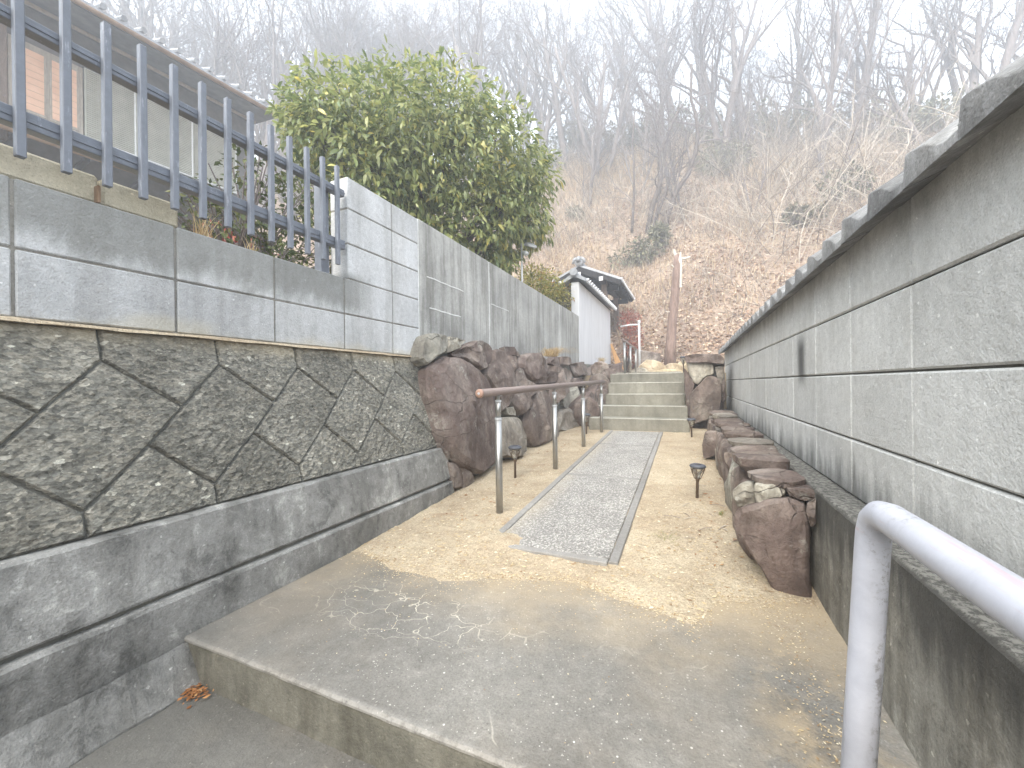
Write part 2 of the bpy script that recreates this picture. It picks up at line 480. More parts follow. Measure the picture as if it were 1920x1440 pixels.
def m_flat(name, stops, rough=0.9, island=True, spec=0.15, translucent=0.0):
    n = NT(name)
    f = n.island() if island else n.noise(n.pos(), 5, 5, 0.6)
    col = n.ramp(f, stops)
    mt = n.done(col, rough, spec=spec)
    if translucent:
        tr = n.node("ShaderNodeBsdfTranslucent"); n.put(tr.inputs[0], col)
        ms = n.node("ShaderNodeMixShader"); ms.inputs[0].default_value = translucent
        n.put(ms.inputs[1], n.b.outputs[0]); n.put(ms.inputs[2], tr.outputs[0])
        out = [q for q in n.t.nodes if q.type == 'OUTPUT_MATERIAL'][0]
        n.t.links.new(ms.outputs[0], out.inputs[0])
    return mt
M['chips'] = m_flat('sand chips', [(0, (0.25, 0.15, 0.08)), (0.3, (0.5, 0.38, 0.22)), (0.7, (0.62, 0.5, 0.32)), (1, (0.75, 0.67, 0.5))])
M['litter'] = m_flat('leaf litter', [(0, (0.17, 0.105, 0.075)), (0.3, (0.33, 0.22, 0.155)), (0.7, (0.5, 0.36, 0.26)), (1, (0.68, 0.57, 0.45))])
M['dry_leaf'] = m_flat('dry brown leaves', [(0, (0.2, 0.08, 0.03)), (0.6, (0.36, 0.16, 0.06)), (1, (0.48, 0.28, 0.12))])
M['dry_grass'] = m_flat('dry grass', [(0, (0.38, 0.26, 0.13)), (0.6, (0.55, 0.42, 0.24)), (1, (0.66, 0.55, 0.36))], translucent=0.25)
M['hill_grass'] = m_flat('dry hillside grass', [(0, (0.3, 0.215, 0.14)), (0.6, (0.48, 0.37, 0.25)), (1, (0.62, 0.52, 0.38))], translucent=0.2)
M['brush'] = m_flat('bare brush stems', [(0, (0.17, 0.14, 0.12)), (0.5, (0.34, 0.29, 0.24)), (1, (0.58, 0.52, 0.44))])
M['leaf'] = m_flat('glossy evergreen leaf', [(0, (0.11, 0.155, 0.055)), (0.4, (0.22, 0.26, 0.09)), (0.75, (0.35, 0.37, 0.14)), (0.95, (0.4, 0.4, 0.14)), (1, (0.55, 0.45, 0.1))], 0.36, spec=0.6, translucent=0.48)
M['leaf_shrub'] = m_flat('small shrub leaf', [(0, (0.05, 0.07, 0.03)), (0.6, (0.11, 0.13, 0.05)), (1, (0.2, 0.2, 0.09))], 0.5, translucent=0.2)
M['leaf_olive'] = m_flat('dull hillside leaf', [(0, (0.12, 0.125, 0.08)), (0.6, (0.21, 0.205, 0.13)), (1, (0.31, 0.29, 0.19))], 0.7, translucent=0.2)
M['leaf_gold'] = m_flat('golden shrub leaf', [(0, (0.13, 0.15, 0.045)), (0.5, (0.33, 0.31, 0.085)), (0.88, (0.48, 0.41, 0.12)), (1, (0.42, 0.2, 0.07))], 0.5, translucent=0.25)
M['leaf_red'] = m_flat('red leaf', [(0, (0.2, 0.05, 0.04)), (0.6, (0.36, 0.1, 0.075)), (1, (0.46, 0.2, 0.13))], 0.6, translucent=0.25)
M['green_grass'] = m_flat('green grass', [(0, (0.12, 0.16, 0.04)), (1, (0.3, 0.32, 0.1))], translucent=0.25)

def m_bark(name, a, b):
    n = NT(name)
    s = n.noise(n.pos((14, 14, 2.2), warp=0.1, wscale=6), 1.5, 6, 0.65)
    col = n.ramp(s, [(0.3, a), (0.7, b)])
    return n.done(col, 0.92, n.bump(s, 0.7, 0.02), spec=0.15)
M['bark'] = m_bark('grey winter bark', (0.115, 0.10, 0.096), (0.23, 0.20, 0.19))
M['bark_dark'] = m_bark('dark bark', (0.065, 0.055, 0.05), (0.15, 0.125, 0.11))
M['dead_wood'] = m_bark('peeling dead wood', (0.13, 0.085, 0.068), (0.29, 0.21, 0.175))
M['dead_white'] = m_bark('bleached dead wood', (0.42, 0.38, 0.33), (0.66, 0.62, 0.56))

def m_metal(name, col, rough, metal, var=0.25, scuff=None):
    n = NT(name)
    a = n.noise(n.pos(warp=0.05, wscale=20), 24, 6, 0.7)
    c = n.mix(var, col, n.ramp(a, [(0.3, 0.55), (0.7, 1.3)]), 'MULTIPLY')
    if scuff:
        b = n.noise(n.pos((30, 30, 6)), 2.0, 6, 0.75)
        c = n.mix(n.rng(b, 0.58, 0.7), c, scuff)
    return n.done(c, n.ramp(a, [(0.3, rough * 0.85), (0.7, min(1, rough * 1.2))]), n.bump(a, 0.08, 0.002), metal)
M['fence'] = m_metal('slate blue fence paint', (0.15, 0.165, 0.195), 0.45, 0.0, 0.4, (0.3, 0.32, 0.36))
M['steel'] = m_metal('brushed stainless post', (0.40, 0.395, 0.38), 0.38, 0.9)
M['resin'] = m_metal('pink brown resin rail', (0.19, 0.148, 0.133), 0.5, 0.0)
M['resin_end'] = m_metal('orange end cap', (0.31, 0.19, 0.14), 0.5, 0.0)
M['pipe'] = m_metal('pale grey painted pipe', (0.52, 0.53, 0.57), 0.42, 0.0, 0.3)
M['white_metal'] = m_metal('pale metal', (0.52, 0.53, 0.54), 0.45, 0.2)
M['lamp_black'] = m_metal('faded black plastic', (0.07, 0.075, 0.09), 0.45, 0.0)
M['lamp_bronze'] = m_metal('bronze lamp frame', (0.12, 0.085, 0.06), 0.5, 0.2)
M['lamp_panel'] = m_metal('solar cell', (0.02, 0.025, 0.05), 0.2, 0.0)

def m_pipe():
    n = NT('scuffed pale grey pipe paint')
    a = n.noise(n.pos(warp=0.05, wscale=20), 18, 6, 0.7)
    c = n.ramp(a, [(0.3, (0.42, 0.43, 0.48)), (0.7, (0.53, 0.54, 0.59))])
    pink = n.noise(n.pos((60, 3, 60)), 1.0, 5, 0.7)
    x = n.xyz()
    c = n.mix(n.math('MULTIPLY', n.rng(pink, 0.58, 0.68), n.math('MULTIPLY', n.rng(x[2], 0.55, 0.58), 0.5)), c, (0.5, 0.33, 0.34))
    rust = n.math('MULTIPLY', n.rng(n.noise(n.pos(), 60, 6, 0.8), 0.5, 0.62), n.math('MULTIPLY', n.rng(n.noise(n.pos((8, 8, 3)), 1, 4, 0.6), 0.5, 0.6), n.rng(x[0], 0.228, 0.256)))
    c = n.mix(n.math('MULTIPLY', rust, 0.8), c, (0.2, 0.19, 0.18))
    return n.done(c, 0.45, n.bump(a, 0.1, 0.002))
M['pipe'] = m_pipe()

def m_plaster():
    n = NT('white plaster')
    a = n.noise(n.pos((5, 5, 1.2)), 1.2, 6, 0.65)
    col = n.ramp(a, [(0.3, (0.50, 0.505, 0.525)), (0.6, (0.58, 0.585, 0.605))])
    return n.done(col, 0.85, n.bump(n.noise(n.pos(), 60, 4), 0.1, 0.004))
M['plaster'] = m_plaster()
M['sealant'] = concrete('white sealant', (0.62, 0.62, 0.6), (0.74, 0.74, 0.72), 0.2, 0.1)

def m_tile():
    n = NT('silver grey roof tile')
    a = n.noise(n.pos(), 9, 5, 0.65)
    col = n.ramp(a, [(0.3, (0.21, 0.22, 0.235)), (0.7, (0.38, 0.39, 0.41))])
    col = n.mix(0.7, col, n.ramp(n.objrand(), [(0, 0.8), (1, 1.2)]), 'MULTIPLY')
    return n.done(col, 0.5, n.bump(a, 0.1, 0.004), spec=0.4)
M['tile'] = m_tile()
M['tile_end'] = m_metal('pale tile end', (0.55, 0.56, 0.58), 0.5, 0.0, 0.3)
M['dark_wood'] = m_bark('dark eave timber', (0.02, 0.0195, 0.021), (0.045, 0.043, 0.045))
M['wood'] = m_bark('brown timber', (0.12, 0.09, 0.075), (0.22, 0.165, 0.13))
M['frame_wood'] = m_bark('weathered window timber', (0.26, 0.22, 0.18), (0.4, 0.35, 0.29))
M['orange_board'] = m_bark('orange board', (0.42, 0.22, 0.09), (0.6, 0.36, 0.17))
M['shutter'] = m_flat('beige shutter', [(0.3, (0.36, 0.355, 0.3)), (0.7, (0.46, 0.45, 0.385))], 0.6, False)
M['paper'] = m_flat('orange-lit paper screen', [(0.3, (0.6, 0.36, 0.24)), (0.7, (0.72, 0.47, 0.33))], 0.8, False)  # the orange light on the panes is put into their base colour
M['house_wall'] = m_flat('dark house wall', [(0.3, (0.09, 0.085, 0.08)), (0.7, (0.16, 0.15, 0.14))], 0.9, False)
M['soffit'] = m_flat('grey soffit', [(0.3, (0.11, 0.115, 0.12)), (0.7, (0.19, 0.195, 0.2))], 0.9, False)
M['gutter'] = m_flat('rusty brown gutter', [(0.3, (0.17, 0.11, 0.07)), (0.7, (0.3, 0.21, 0.14))], 0.7, False)
def m_glass():
    n = NT('lamp lens')
    n.b.inputs["Transmission Weight"].default_value = 0.85
    return n.done((0.85, 0.83, 0.75), 0.25)
M['lens'] = m_glass()
def m_hill():
    n = NT('leaf covered slope')
    big = n.noise(n.pos(warp=1.0, wscale=0.6), 0.45, 6, 0.6)
    col = n.ramp(big, [(0.3, (0.22, 0.16, 0.125)), (0.5, (0.35, 0.262, 0.20)), (0.7, (0.44, 0.35, 0.27))])
    f = n.noise(n.pos(), 7, 6, 0.75)
    col = n.mix(0.85, col, n.ramp(f, [(0.3, 0.5), (0.7, 1.4)]), 'MULTIPLY')
    return n.done(col, 0.95, n.bump(f, 0.8, 0.15), spec=0.05)
M['hill'] = m_hill()
M['earth'] = m_flat('bare yard earth', [(0.3, (0.16, 0.12, 0.08)), (0.7, (0.28, 0.22, 0.15))], 0.95, False)

# ================================================================== THE SETTING
G = 0.048
def ground_z(y): return G * (y - 1.5)

# ---- hill
def hill_z(x, y):
    r = math.hypot(x * 0.75, y); t = (r - 10.6) / 19.4
    zc = 17.9 - 0.33 * max(x, 0)
    if t <= 0: return 0.80
    if t < 1: z = 0.95 + (zc - 0.95) * (t * t / (t + 0.03)) * 1.03
    else: z = zc + min(2.0, (r - 30) * 0.12)
    return z
def hill_n(x, y):
    a = min(1.0, max(0.0, (math.hypot(x * .75, y) - 10.6) / 4.0))
    return hill_z(x, y) + a * (0.35 * mnoise.noise(Vector((x * .35, y * .35, 0))) + 0.12 * mnoise.noise(Vector((x * 1.3, y * 1.3, 3))))

def build_hill():
    b = MB()
    nx, ny = 190, 110
    def gx(i): return -62 + 112 * i / nx
    def gy(j): return 8.0 + 52 * (j / ny) ** 1.25
    for j in range(ny + 1):
        for i in range(nx + 1):
            x, y = gx(i), gy(j); b.v.append((x, y, hill_n(x, y)))
    for j in range(ny):
        for i in range(nx):
            a = j * (nx + 1) + i; b.f.append((a, a + 1, a + nx + 2, a + nx + 1))
    # the flanks of the hill beside the plots
    o = b.build('hillside', M['hill'], smooth=True, recalc=False)
    tag(o, kind='structure')
    return o
build_hill()
b = MB(); b.add([(-150, -120, -1.0), (150, -120, -1.0), (150, 150, -1.0), (-150, 150, -1.0)], [(0, 1, 2, 3)])
tag(b.build('ground', M['earth']), kind='structure')
b = MB(); b.box(-60, -1.9, -30, 10.5, -0.9, 1.36)
tag(b.build('garden_ground', M['earth']), kind='structure')
b = MB(); b.box(0.72, 50, -30, 9.8, -0.9, 0.25)
tag(b.build('yard_ground', M['earth']), kind='structure')
b = MB(); b.box(-1.88, 5.0, 6.75, 11.4, -0.9, 0.93)
tag(b.build('terrace_ground', M['sand']), kind='structure')

# ---- the landing and the steps that come up to it
landing = tag(empty('landing'), kind='structure')
def step_top(name, mat, parent, x0, x1, y0, y1, z0, z1, seed):
    """a concrete slab whose front arris is worn and uneven"""
    bm = bmesh.new()
    bb = MB(); bb.box(x0, x1, y0, y1, z0, z1, 0.007)
    for v in bb.v: bm.verts.new(v)
    bm.verts.ensure_lookup_table()
    for f in bb.f: bm.faces.new([bm.verts[i] for i in f])
    for k in range(1, 60):
        x = x0 + (x1 - x0) * k / 60
        bmesh.ops.bisect_plane(bm, geom=bm.verts[:] + bm.edges[:] + bm.faces[:], plane_co=(x, 0, 0), plane_no=(1, 0, 0))
    for v in bm.verts:
        if v.co.y < y0 + 0.02:
            v.co.y += 0.004 * fbm((v.co.x * 9, seed, v.co.z * 9)); 
            if v.co.z > z1 - 0.004: v.co.z += -0.0015 + 0.002 * fbm((v.co.x * 14, seed, 2))
    bmesh.ops.recalc_face_normals(bm, faces=bm.faces)
    me = bpy.data.meshes.new(name); bm.to_mesh(me); bm.free(); me.materials.append(mat)
    return link(name, me, parent)
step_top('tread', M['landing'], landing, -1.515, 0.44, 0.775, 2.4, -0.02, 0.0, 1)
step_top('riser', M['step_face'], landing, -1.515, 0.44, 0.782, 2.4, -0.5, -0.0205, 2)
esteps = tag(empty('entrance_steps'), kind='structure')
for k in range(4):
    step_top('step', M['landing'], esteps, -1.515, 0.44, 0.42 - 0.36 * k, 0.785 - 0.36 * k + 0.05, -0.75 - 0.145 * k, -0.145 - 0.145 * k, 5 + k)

# ---- sand
EDGE = [(-1.7, 1.56), (-1.40, 1.488), (-1.15, 1.40), (-.94, 1.42), (-.74, 1.51), (-.42, 1.60), (-.2, 1.52), (.008, 1.465), (.06, 1.55), (.09, 1.655), (.31, 1.73), (.44, 1.77), (.6, 1.8)]
def edge_y(x):
    for (a, ya), (c, yc) in zip(EDGE, EDGE[1:]):
        if x <= c: return ya + (yc - ya) * (x - a) / (c - a)
    return 1.8
def sand_z(x, y):
    e = edge_y(x) + 0.03 * fbm((x * 5, y * 5, 0)) + 0.012 * fbm((x * 22, y * 22, 4))
    d = y - e
    if d < 0: return d * 0.12 - 0.001
    z = ground_z(y) - ground_z(e) * math.exp(-d / 0.5)
    z += min(1, d / 0.12) * (0.004 + 0.007 * fbm((x * 4, y * 4, 1)) + 0.003 * fbm((x * 16, y * 16, 2)))
    # the corner of the path disappears below blown sand
    z += 0.026 * math.exp(-((x + 0.90) ** 2 / 0.016 + (y - 1.80) ** 2 / 0.016)) * (1 + .35 * fbm((x * 14, y * 14, 7)))
    return z
b = MB()
nx, ny = 220, 260
for j in range(ny + 1):
    for i in range(nx + 1):
        x = -1.72 + 2.25 * i / nx; y = 1.32 + 4.4 * (j / ny) ** 1.3
        b.v.append((x, y, sand_z(x, y)))
for j in range(ny):
    for i in range(nx):
        a = j * (nx + 1) + i; b.f.append((a, a + 1, a + nx + 2, a + nx + 1))
tag(b.build('sand_ground', M['sand'], smooth=True, recalc=False), kind='structure')

b = MB()
def chip(b, x, y, z, s, rr):
    a = rr.uniform(0, 2 * PI); l = s * rr.uniform(0.5, 1.6); w = s * rr.uniform(0.25, 0.7)
    c, sn = math.cos(a), math.sin(a); t = rr.uniform(-.5, .5) * s
    pts = [(l, 0, t), (0, w, s * .3), (-l, 0, -t), (0, -w, 0)]
    b.add([(x + px * c - py * sn, y + px * sn + py * c, z + abs(pz) * .5 + 0.001) for px, py, pz in pts], [(0, 1, 2), (0, 2, 3)])
for _ in range(9000):
    y = 1.45 + 3.9 * R.random() ** 1.5; x = R.uniform(-1.58, 0.36)
    if -0.94 < x < -0.27 and y > 1.77 and R.random() < 0.96: continue
    if y < edge_y(x) - 0.01: continue
    chip(b, x, y, max(0, sand_z(x, y)), R.choice((0.004, 0.005, 0.006, 0.009)), R)
for _ in range(3200):
    x = R.uniform(-1.5, .42); d = R.expovariate(1 / .05) - .03
    y = edge_y(x) - d
    if y > .85: chip(b, x, y, max(0, sand_z(x, y)), R.choice((.002, .003, .004)), R)
for _ in range(520):
    x = R.gauss(0.28, 0.04); y = R.uniform(0.98, 1.72)
    if R.random() < 0.4 + 0.6 * abs(math.sin(y * 7)): chip(b, x, y, 0, R.choice((0.003, 0.004)), R)
for _ in range(160):
    chip(b, R.uniform(-1.2, .4), R.uniform(.85, 1.5), 0, 0.003, R)
tag(b.build('sand_chips', M['chips'], recalc=False), kind='stuff')
b = MB()
for _ in range(170):
    y = 1.9 + 3.4 * R.random() ** 1.2
    x = R.choice((R.uniform(0.02, 0.22), R.uniform(-1.45, -1.05)))
    chip(b, x, y, sand_z(x, y) + .003, R.uniform(0.006, 0.014), R)
for _ in range(120):
    chip(b, R.gauss(-1.41, .028), R.gauss(.75, .014), -0.143 + R.uniform(0, .012), 0.008, R)
tag(b.build('fallen_leaves', M['dry_leaf'], recalc=False), kind='stuff')
b = MB()
for _ in range(14):                                                    # twigs lying on the sand
    x = R.uniform(-0.05, .2); y = R.uniform(2.0, 3.2); a = R.uniform(0, PI); l = R.uniform(.03, .1)
    z = sand_z(x, y) + .006
    b.tube([(x, y, z), (x + l * .5 * math.cos(a), y + l * .5 * math.sin(a) + .006, z + .004), (x + l * math.cos(a), y + l * math.sin(a), z + .002)], .0018, 4)
tag(b.build('twigs', M['brush']), kind='stuff')

# ---- the path: four washed-pebble slabs in concrete edging
path = tag(empty('path'), kind='structure')
def pz(y): return ground_z(y) + 0.014
cuts = [1.775, 3.10, 4.36, 5.28]
def flat(name, mat, x0, x1, y0, y1, dz):
    b = MB(); P = [(x0, y0, pz(y0) + dz), (x1, y0, pz(y0) + dz), (x1, y1, pz(y1) + dz), (x0, y1, pz(y1) + dz)]
    b.slab(P, (0, 0, -0.06), 0.004); return b.build(name, mat, path)
for y0, y1 in zip(cuts, cuts[1:]):
    flat('paving_slab', M['aggregate'], -0.878, -0.328, y0 + 0.025, y1 - 0.021, 0.0)
    flat('edging', M['path_edge'], -0.922, -0.882, y0, y1 - 0.004, 0.002)
    flat('edging', M['path_edge'], -0.324, -0.284, y0, y1 - 0.004, 0.002)
    flat('edging', M['path_edge'], -0.878, -0.328, y0 - 0.018, y0 + 0.021, 0.002)

# ---- the stairs beyond the path
stairs = tag(empty('stairs'), kind='structure')
sy = [5.345, 5.625, 5.905, 6.185, 6.465]; sz = [.345, .492, .643, .803, .943]
sx = [(-1.215, .014), (-1.215, -.005), (-1.095, -.032), (-1.10, -.045), (-1.12, -.046)]
for k in range(5):
    so_ = step_top('step', M['stairs'], stairs, sx[k][0], sx[k][1], sy[k], (sy[k] + .30) if k < 4 else 7.4, (sz[k] - .2) if k else -.3, sz[k], 20 + k)
    step_top('nosing', M['nosing'], so_, sx[k][0] + .03, sx[k][1] - .03, sy[k] - .003, sy[k] + .02, sz[k] - .010, sz[k] + .0025, 30 + k)  # pale strip added to paint the highlight along the worn edge
b = MB(); b.box(-1.6, -0.1, 7.9, 8.25, 0.8, 1.0, .008)
tag(b.build('upper_step', M['stairs']), kind='structure')

# ================================================================== LEFT: KERB, FACING WALL, BLOCK WALL
lw = tag(empty('retaining_wall', (-1.6, 0, 0)), 'battered retaining wall of coarse diamond facing blocks above a stained kerb', 'retaining wall')
def child_of(e):     # keeps world coordinates for meshes built in world space
    return e
def fix(e):
    off = Vector(e.location)
    for c in e.children:
        c.location = Vector(c.location) - off
Y0, Y1 = -1.4, 2.405
def long_piece(name, mat, parent, prof, ya, yb, step=0.05, amp=0.003, seed=0):
    """a profile (x,z) swept along y, its surface slightly uneven"""
    b = MB(); n = len(prof); k = max(2, int((yb - ya) / step))
    for i in range(k + 1):
        y = ya + (yb - ya) * i / k
        for q, (x, z) in enumerate(prof):
            b.v.append((x + amp * fbm((y * 6, q * 1.7, seed)), y, z + amp * fbm((y * 6, q * 1.7 + 9, seed))))
    for i in range(k):
        for q in range(n):
            r = (q + 1) % n
            b.f.append((i*n+q, i*n+r, (i+1)*n+r, (i+1)*n+q))
    b.f.append(tuple(range(n))); b.f.append(tuple(k*n+q for q in range(n)))
    return b.build(name, mat, parent)
long_piece('kerb_base', M['kerb'], lw, [(-1.50, -.62), (-1.500, .125), (-1.506, .135), (-1.70, .137), (-1.70, -.62)], Y0, Y1 + .02, seed=1)
long_piece('kerb', M['kerb'], lw, [(-1.522, .150), (-1.518, .158), (-1.548, .362), (-1.556, .371), (-1.70, .373), (-1.70, .150)], Y0, Y1, seed=2, amp=.004)
long_piece('kerb_joint', M['mortar_dark'], lw, [(-1.535, .132), (-1.535, .156), (-1.69, .156), (-1.69, .132)], Y0, Y1 - .01, seed=3)
long_piece('plaster_skirt', M['kerb'], lw, [(-1.49, -.62), (-1.42, -.60), (-1.425, -.145), (-1.498, -.02), (-1.499, -.62)], -1.0, .80, .03, .012, 4)
# backing behind the facing blocks
def bx(z): return -1.578 - (z - .37) * (0.16 / 0.63)
long_piece('backing', M['mortar_dark'], lw, [(bx(.36) - .016, .36), (bx(1.0) - .016, 1.0), (-1.98, 1.0), (-1.98, .36)], Y0, Y1 - .012, seed=5, amp=.001)

long_piece('sand_ledge', M['sand'], lw, [(-1.716, .992), (-1.722, 1.0015), (-1.745, 1.006), (-1.745, .992)], Y0, Y1 - .02, .03, .004, 41)
def facing_block(poly, seed, parent):
    """poly: (y,z) outline on the battered face; split-faced concrete, pushed back 6 cm"""
    nrm = Vector((0.63, 0, 0.16)).normalized()
    P = [Vector((bx(z), y, z)) for y, z in poly]
    P = inset(P, nrm, 0.0026)
    bm = bmesh.new()
    c = 0.006
    F = [bm.verts.new(p) for p in inset(P, nrm, c)]
    Rg = [bm.verts.new(p - nrm * 0.012) for p in P]
    Bk = [bm.verts.new(p - nrm * 0.05) for p in P]
    n = len(P)
    bm.faces.new(F)
    for i in range(n):
        j = (i + 1) % n
        bm.faces.new((F[i], F[j], Rg[j], Rg[i])); bm.faces.new((Rg[i], Rg[j], Bk[j], Bk[i]))
    ys = [p.y for p in P]; zs = [p.z for p in P]
    st = 0.016
    y = min(ys) + st
    while y < max(ys):
        bmesh.ops.bisect_plane(bm, geom=bm.verts[:] + bm.edges[:] + bm.faces[:], plane_co=(0, y, 0), plane_no=(0, 1, 0)); y += st
    z = min(zs) + st
    while z < max(zs):
        bmesh.ops.bisect_plane(bm, geom=bm.verts[:] + bm.edges[:] + bm.faces[:], plane_co=(0, 0, z), plane_no=(0, 0, 1)); z += st
    p0 = P[0]
    for v in bm.verts:
        h = (v.co - p0).dot(nrm)
        if h > -0.008:
            q = v.co
            v.co += nrm * (0.0035 * fbm((q.y * 14 + seed, q.z * 20, seed), 5) + 0.005 * fbm((q.y * 50, q.z * 75, seed), 3))
        else:
            v.co += Vector((0, 1, 1)) * 0.002 * fbm((v.co.y * 40, v.co.z * 40, seed + 5))
    bmesh.ops.recalc_face_normals(bm, faces=bm.faces)
    me = bpy.data.meshes.new('facing_block'); bm.to_mesh(me); bm.free(); me.materials.append(M['facing'])
    return link('facing_block', me, parent)
peaks = [0.667 + 0.3535 * k for k in range(-5, 6)]
zt, zv, zm, zl, zb = .893, .735, .613, .448, .374
def clip_y(poly, ymax):
    out = []
    for i in range(len(poly)):
        a, c = poly[i], poly[(i + 1) % len(poly)]
        ia, ic = a[0] <= ymax, c[0] <= ymax
        if ia: out.append(a)
        if ia != ic:
            t = (ymax - a[0]) / (c[0] - a[0]); out.append((ymax, a[1] + t * (c[1] - a[1])))
    return out
for i, p in enumerate(peaks):
    polys = [[(p, zt), (p + .2037, zv), (p + .088, zm), (p - .087, zl), (p - .2655, zm)],
             [(p, .998), (p, zt), (p + .2037, zv), (p + .3535, zt), (p + .3535, .998)],
             [(p - .087, zb), (p - .087, zl), (p + .088, zm), (p + .2665, zl), (p + .2665, zb)]]
    for q, poly in enumerate(polys):
        poly = clip_y(poly, Y1 - .008)
        if len(poly) > 2 and max(a[0] for a in poly) - min(a[0] for a in poly) > .04 and max(a[0] for a in poly) > -1.3:
            facing_block(poly, i * 3 + q, lw)
fix(lw)

bw = tag(empty('block_wall', (-1.8, 1.0, 1.0)), 'grey concrete block wall under the metal fence, stepping up at its end', 'wall')
LB = {}
def block(parent, mat, x0, x1, y0, y1, z0, z1, c=.004, name='concrete_block', label=None, gap=.004):
    key = (mat.name, round(x1 - x0, 3), round(y1 - y0, 3), round(z1 - z0, 3))
    if key not in LB:
        hx, hy, hz = (x1 - x0) / 2, (y1 - y0) / 2 - gap * (.35 if x0 > 0 else 1), (z1 - z0) / 2 - gap * (.75 if x0 > 0 else .8)
        b = MB(); b.box(-hx, hx, -hy, hy, -hz, hz, c); LB[key] = b.mesh(name, mat)
    o = link(name, LB[key], parent, ((x0 + x1) / 2 + R.uniform(-.001, .001), (y0 + y1) / 2, (z0 + z1) / 2))
    if label: o['label'] = label
    return o
ycols = [-1.49, -1.095, -.70, -.305, .095, .49, .887, 1.28, 1.695, 2.095, 2.372]
for za, zb_ in ((1.004, 1.202), (1.202, 1.404)):
    for ya, yb in zip(ycols, ycols[1:]): block(bw, M['block_left'], -1.87, -1.74, ya, yb, za, zb_)
for za, zb_ in ((1.404, 1.602), (1.602, 1.80), (1.80, 1.98)):
    for ya, yb in ((1.718, 2.095), (2.095, 2.372)): block(bw, M['block_left'], -1.87, -1.74, ya, yb, za, zb_)
b = MB(); b.box(-1.864, -1.746, -1.49, 2.370, 1.0, 1.398); b.build('mortar', M['mortar'], bw)
b = MB(); b.box(-1.864, -1.746, 1.724, 2.370, 1.3985, 1.972); b.build('mortar', M['mortar'], bw)
for ya, yb in ((-.9, -.5), (-.5, -.1), (-.1, .3), (.3, .69), (.69, .92)):
    block(bw, M['block_old'], -1.90, -1.775, ya, yb, 1.406, 1.506, .008, 'old_block', 'yellowed weathered half block on top of the wall')
fix(bw)

cw = tag(empty('concrete_wall', (-1.8, 4.6, .9)), 'tall rain streaked cast concrete wall above the boulders with white joints', 'wall')
def cast_panel(y0, y1):
    b = MB(); b.box(-1.90, -1.742, y0, y1, .85, 1.985, .006); return b.build('wall_panel', M['cast'], cw)
for y0, y1 in ((2.384, 3.487), (3.503, 5.835), (5.851, 6.985)): cast_panel(y0, y1)
for y in (2.378, 3.495, 5.843): box_obj('sealant_joint', M['sealant'], cw, -1.89, -1.744, y - .0075 if y > 3 else y - .005, y + .0075 if y > 3 else y + .005, .9, 1.98, .001)
for (y0, y1, z, s) in ((2.47, 3.0, 1.595, 3), (2.5, 2.95, 1.37, 8), (3.52, 3.95, 1.58, 12)):     # lime runs along old pour lines
    b = MB(); n = 24; 
    for i in range(n + 1):
        y = y0 + (y1 - y0) * i / n; w = .004 + .003 * abs(fbm((y * 11, s, 0)))
        zz = z + .004 * fbm((y * 8, s, 1))
        b.v += [(-1.7405, y, zz - w), (-1.7385, y, zz), (-1.7405, y, zz + w), (-1.744, y, zz)]
    for i in range(n):
        for q in range(4):
            r = (q + 1) % 4; b.f.append((i*4+q, i*4+r, i*4+4+r, i*4+4+q))
    b.build('lime_run', M['sealant'], cw)
fix(cw)

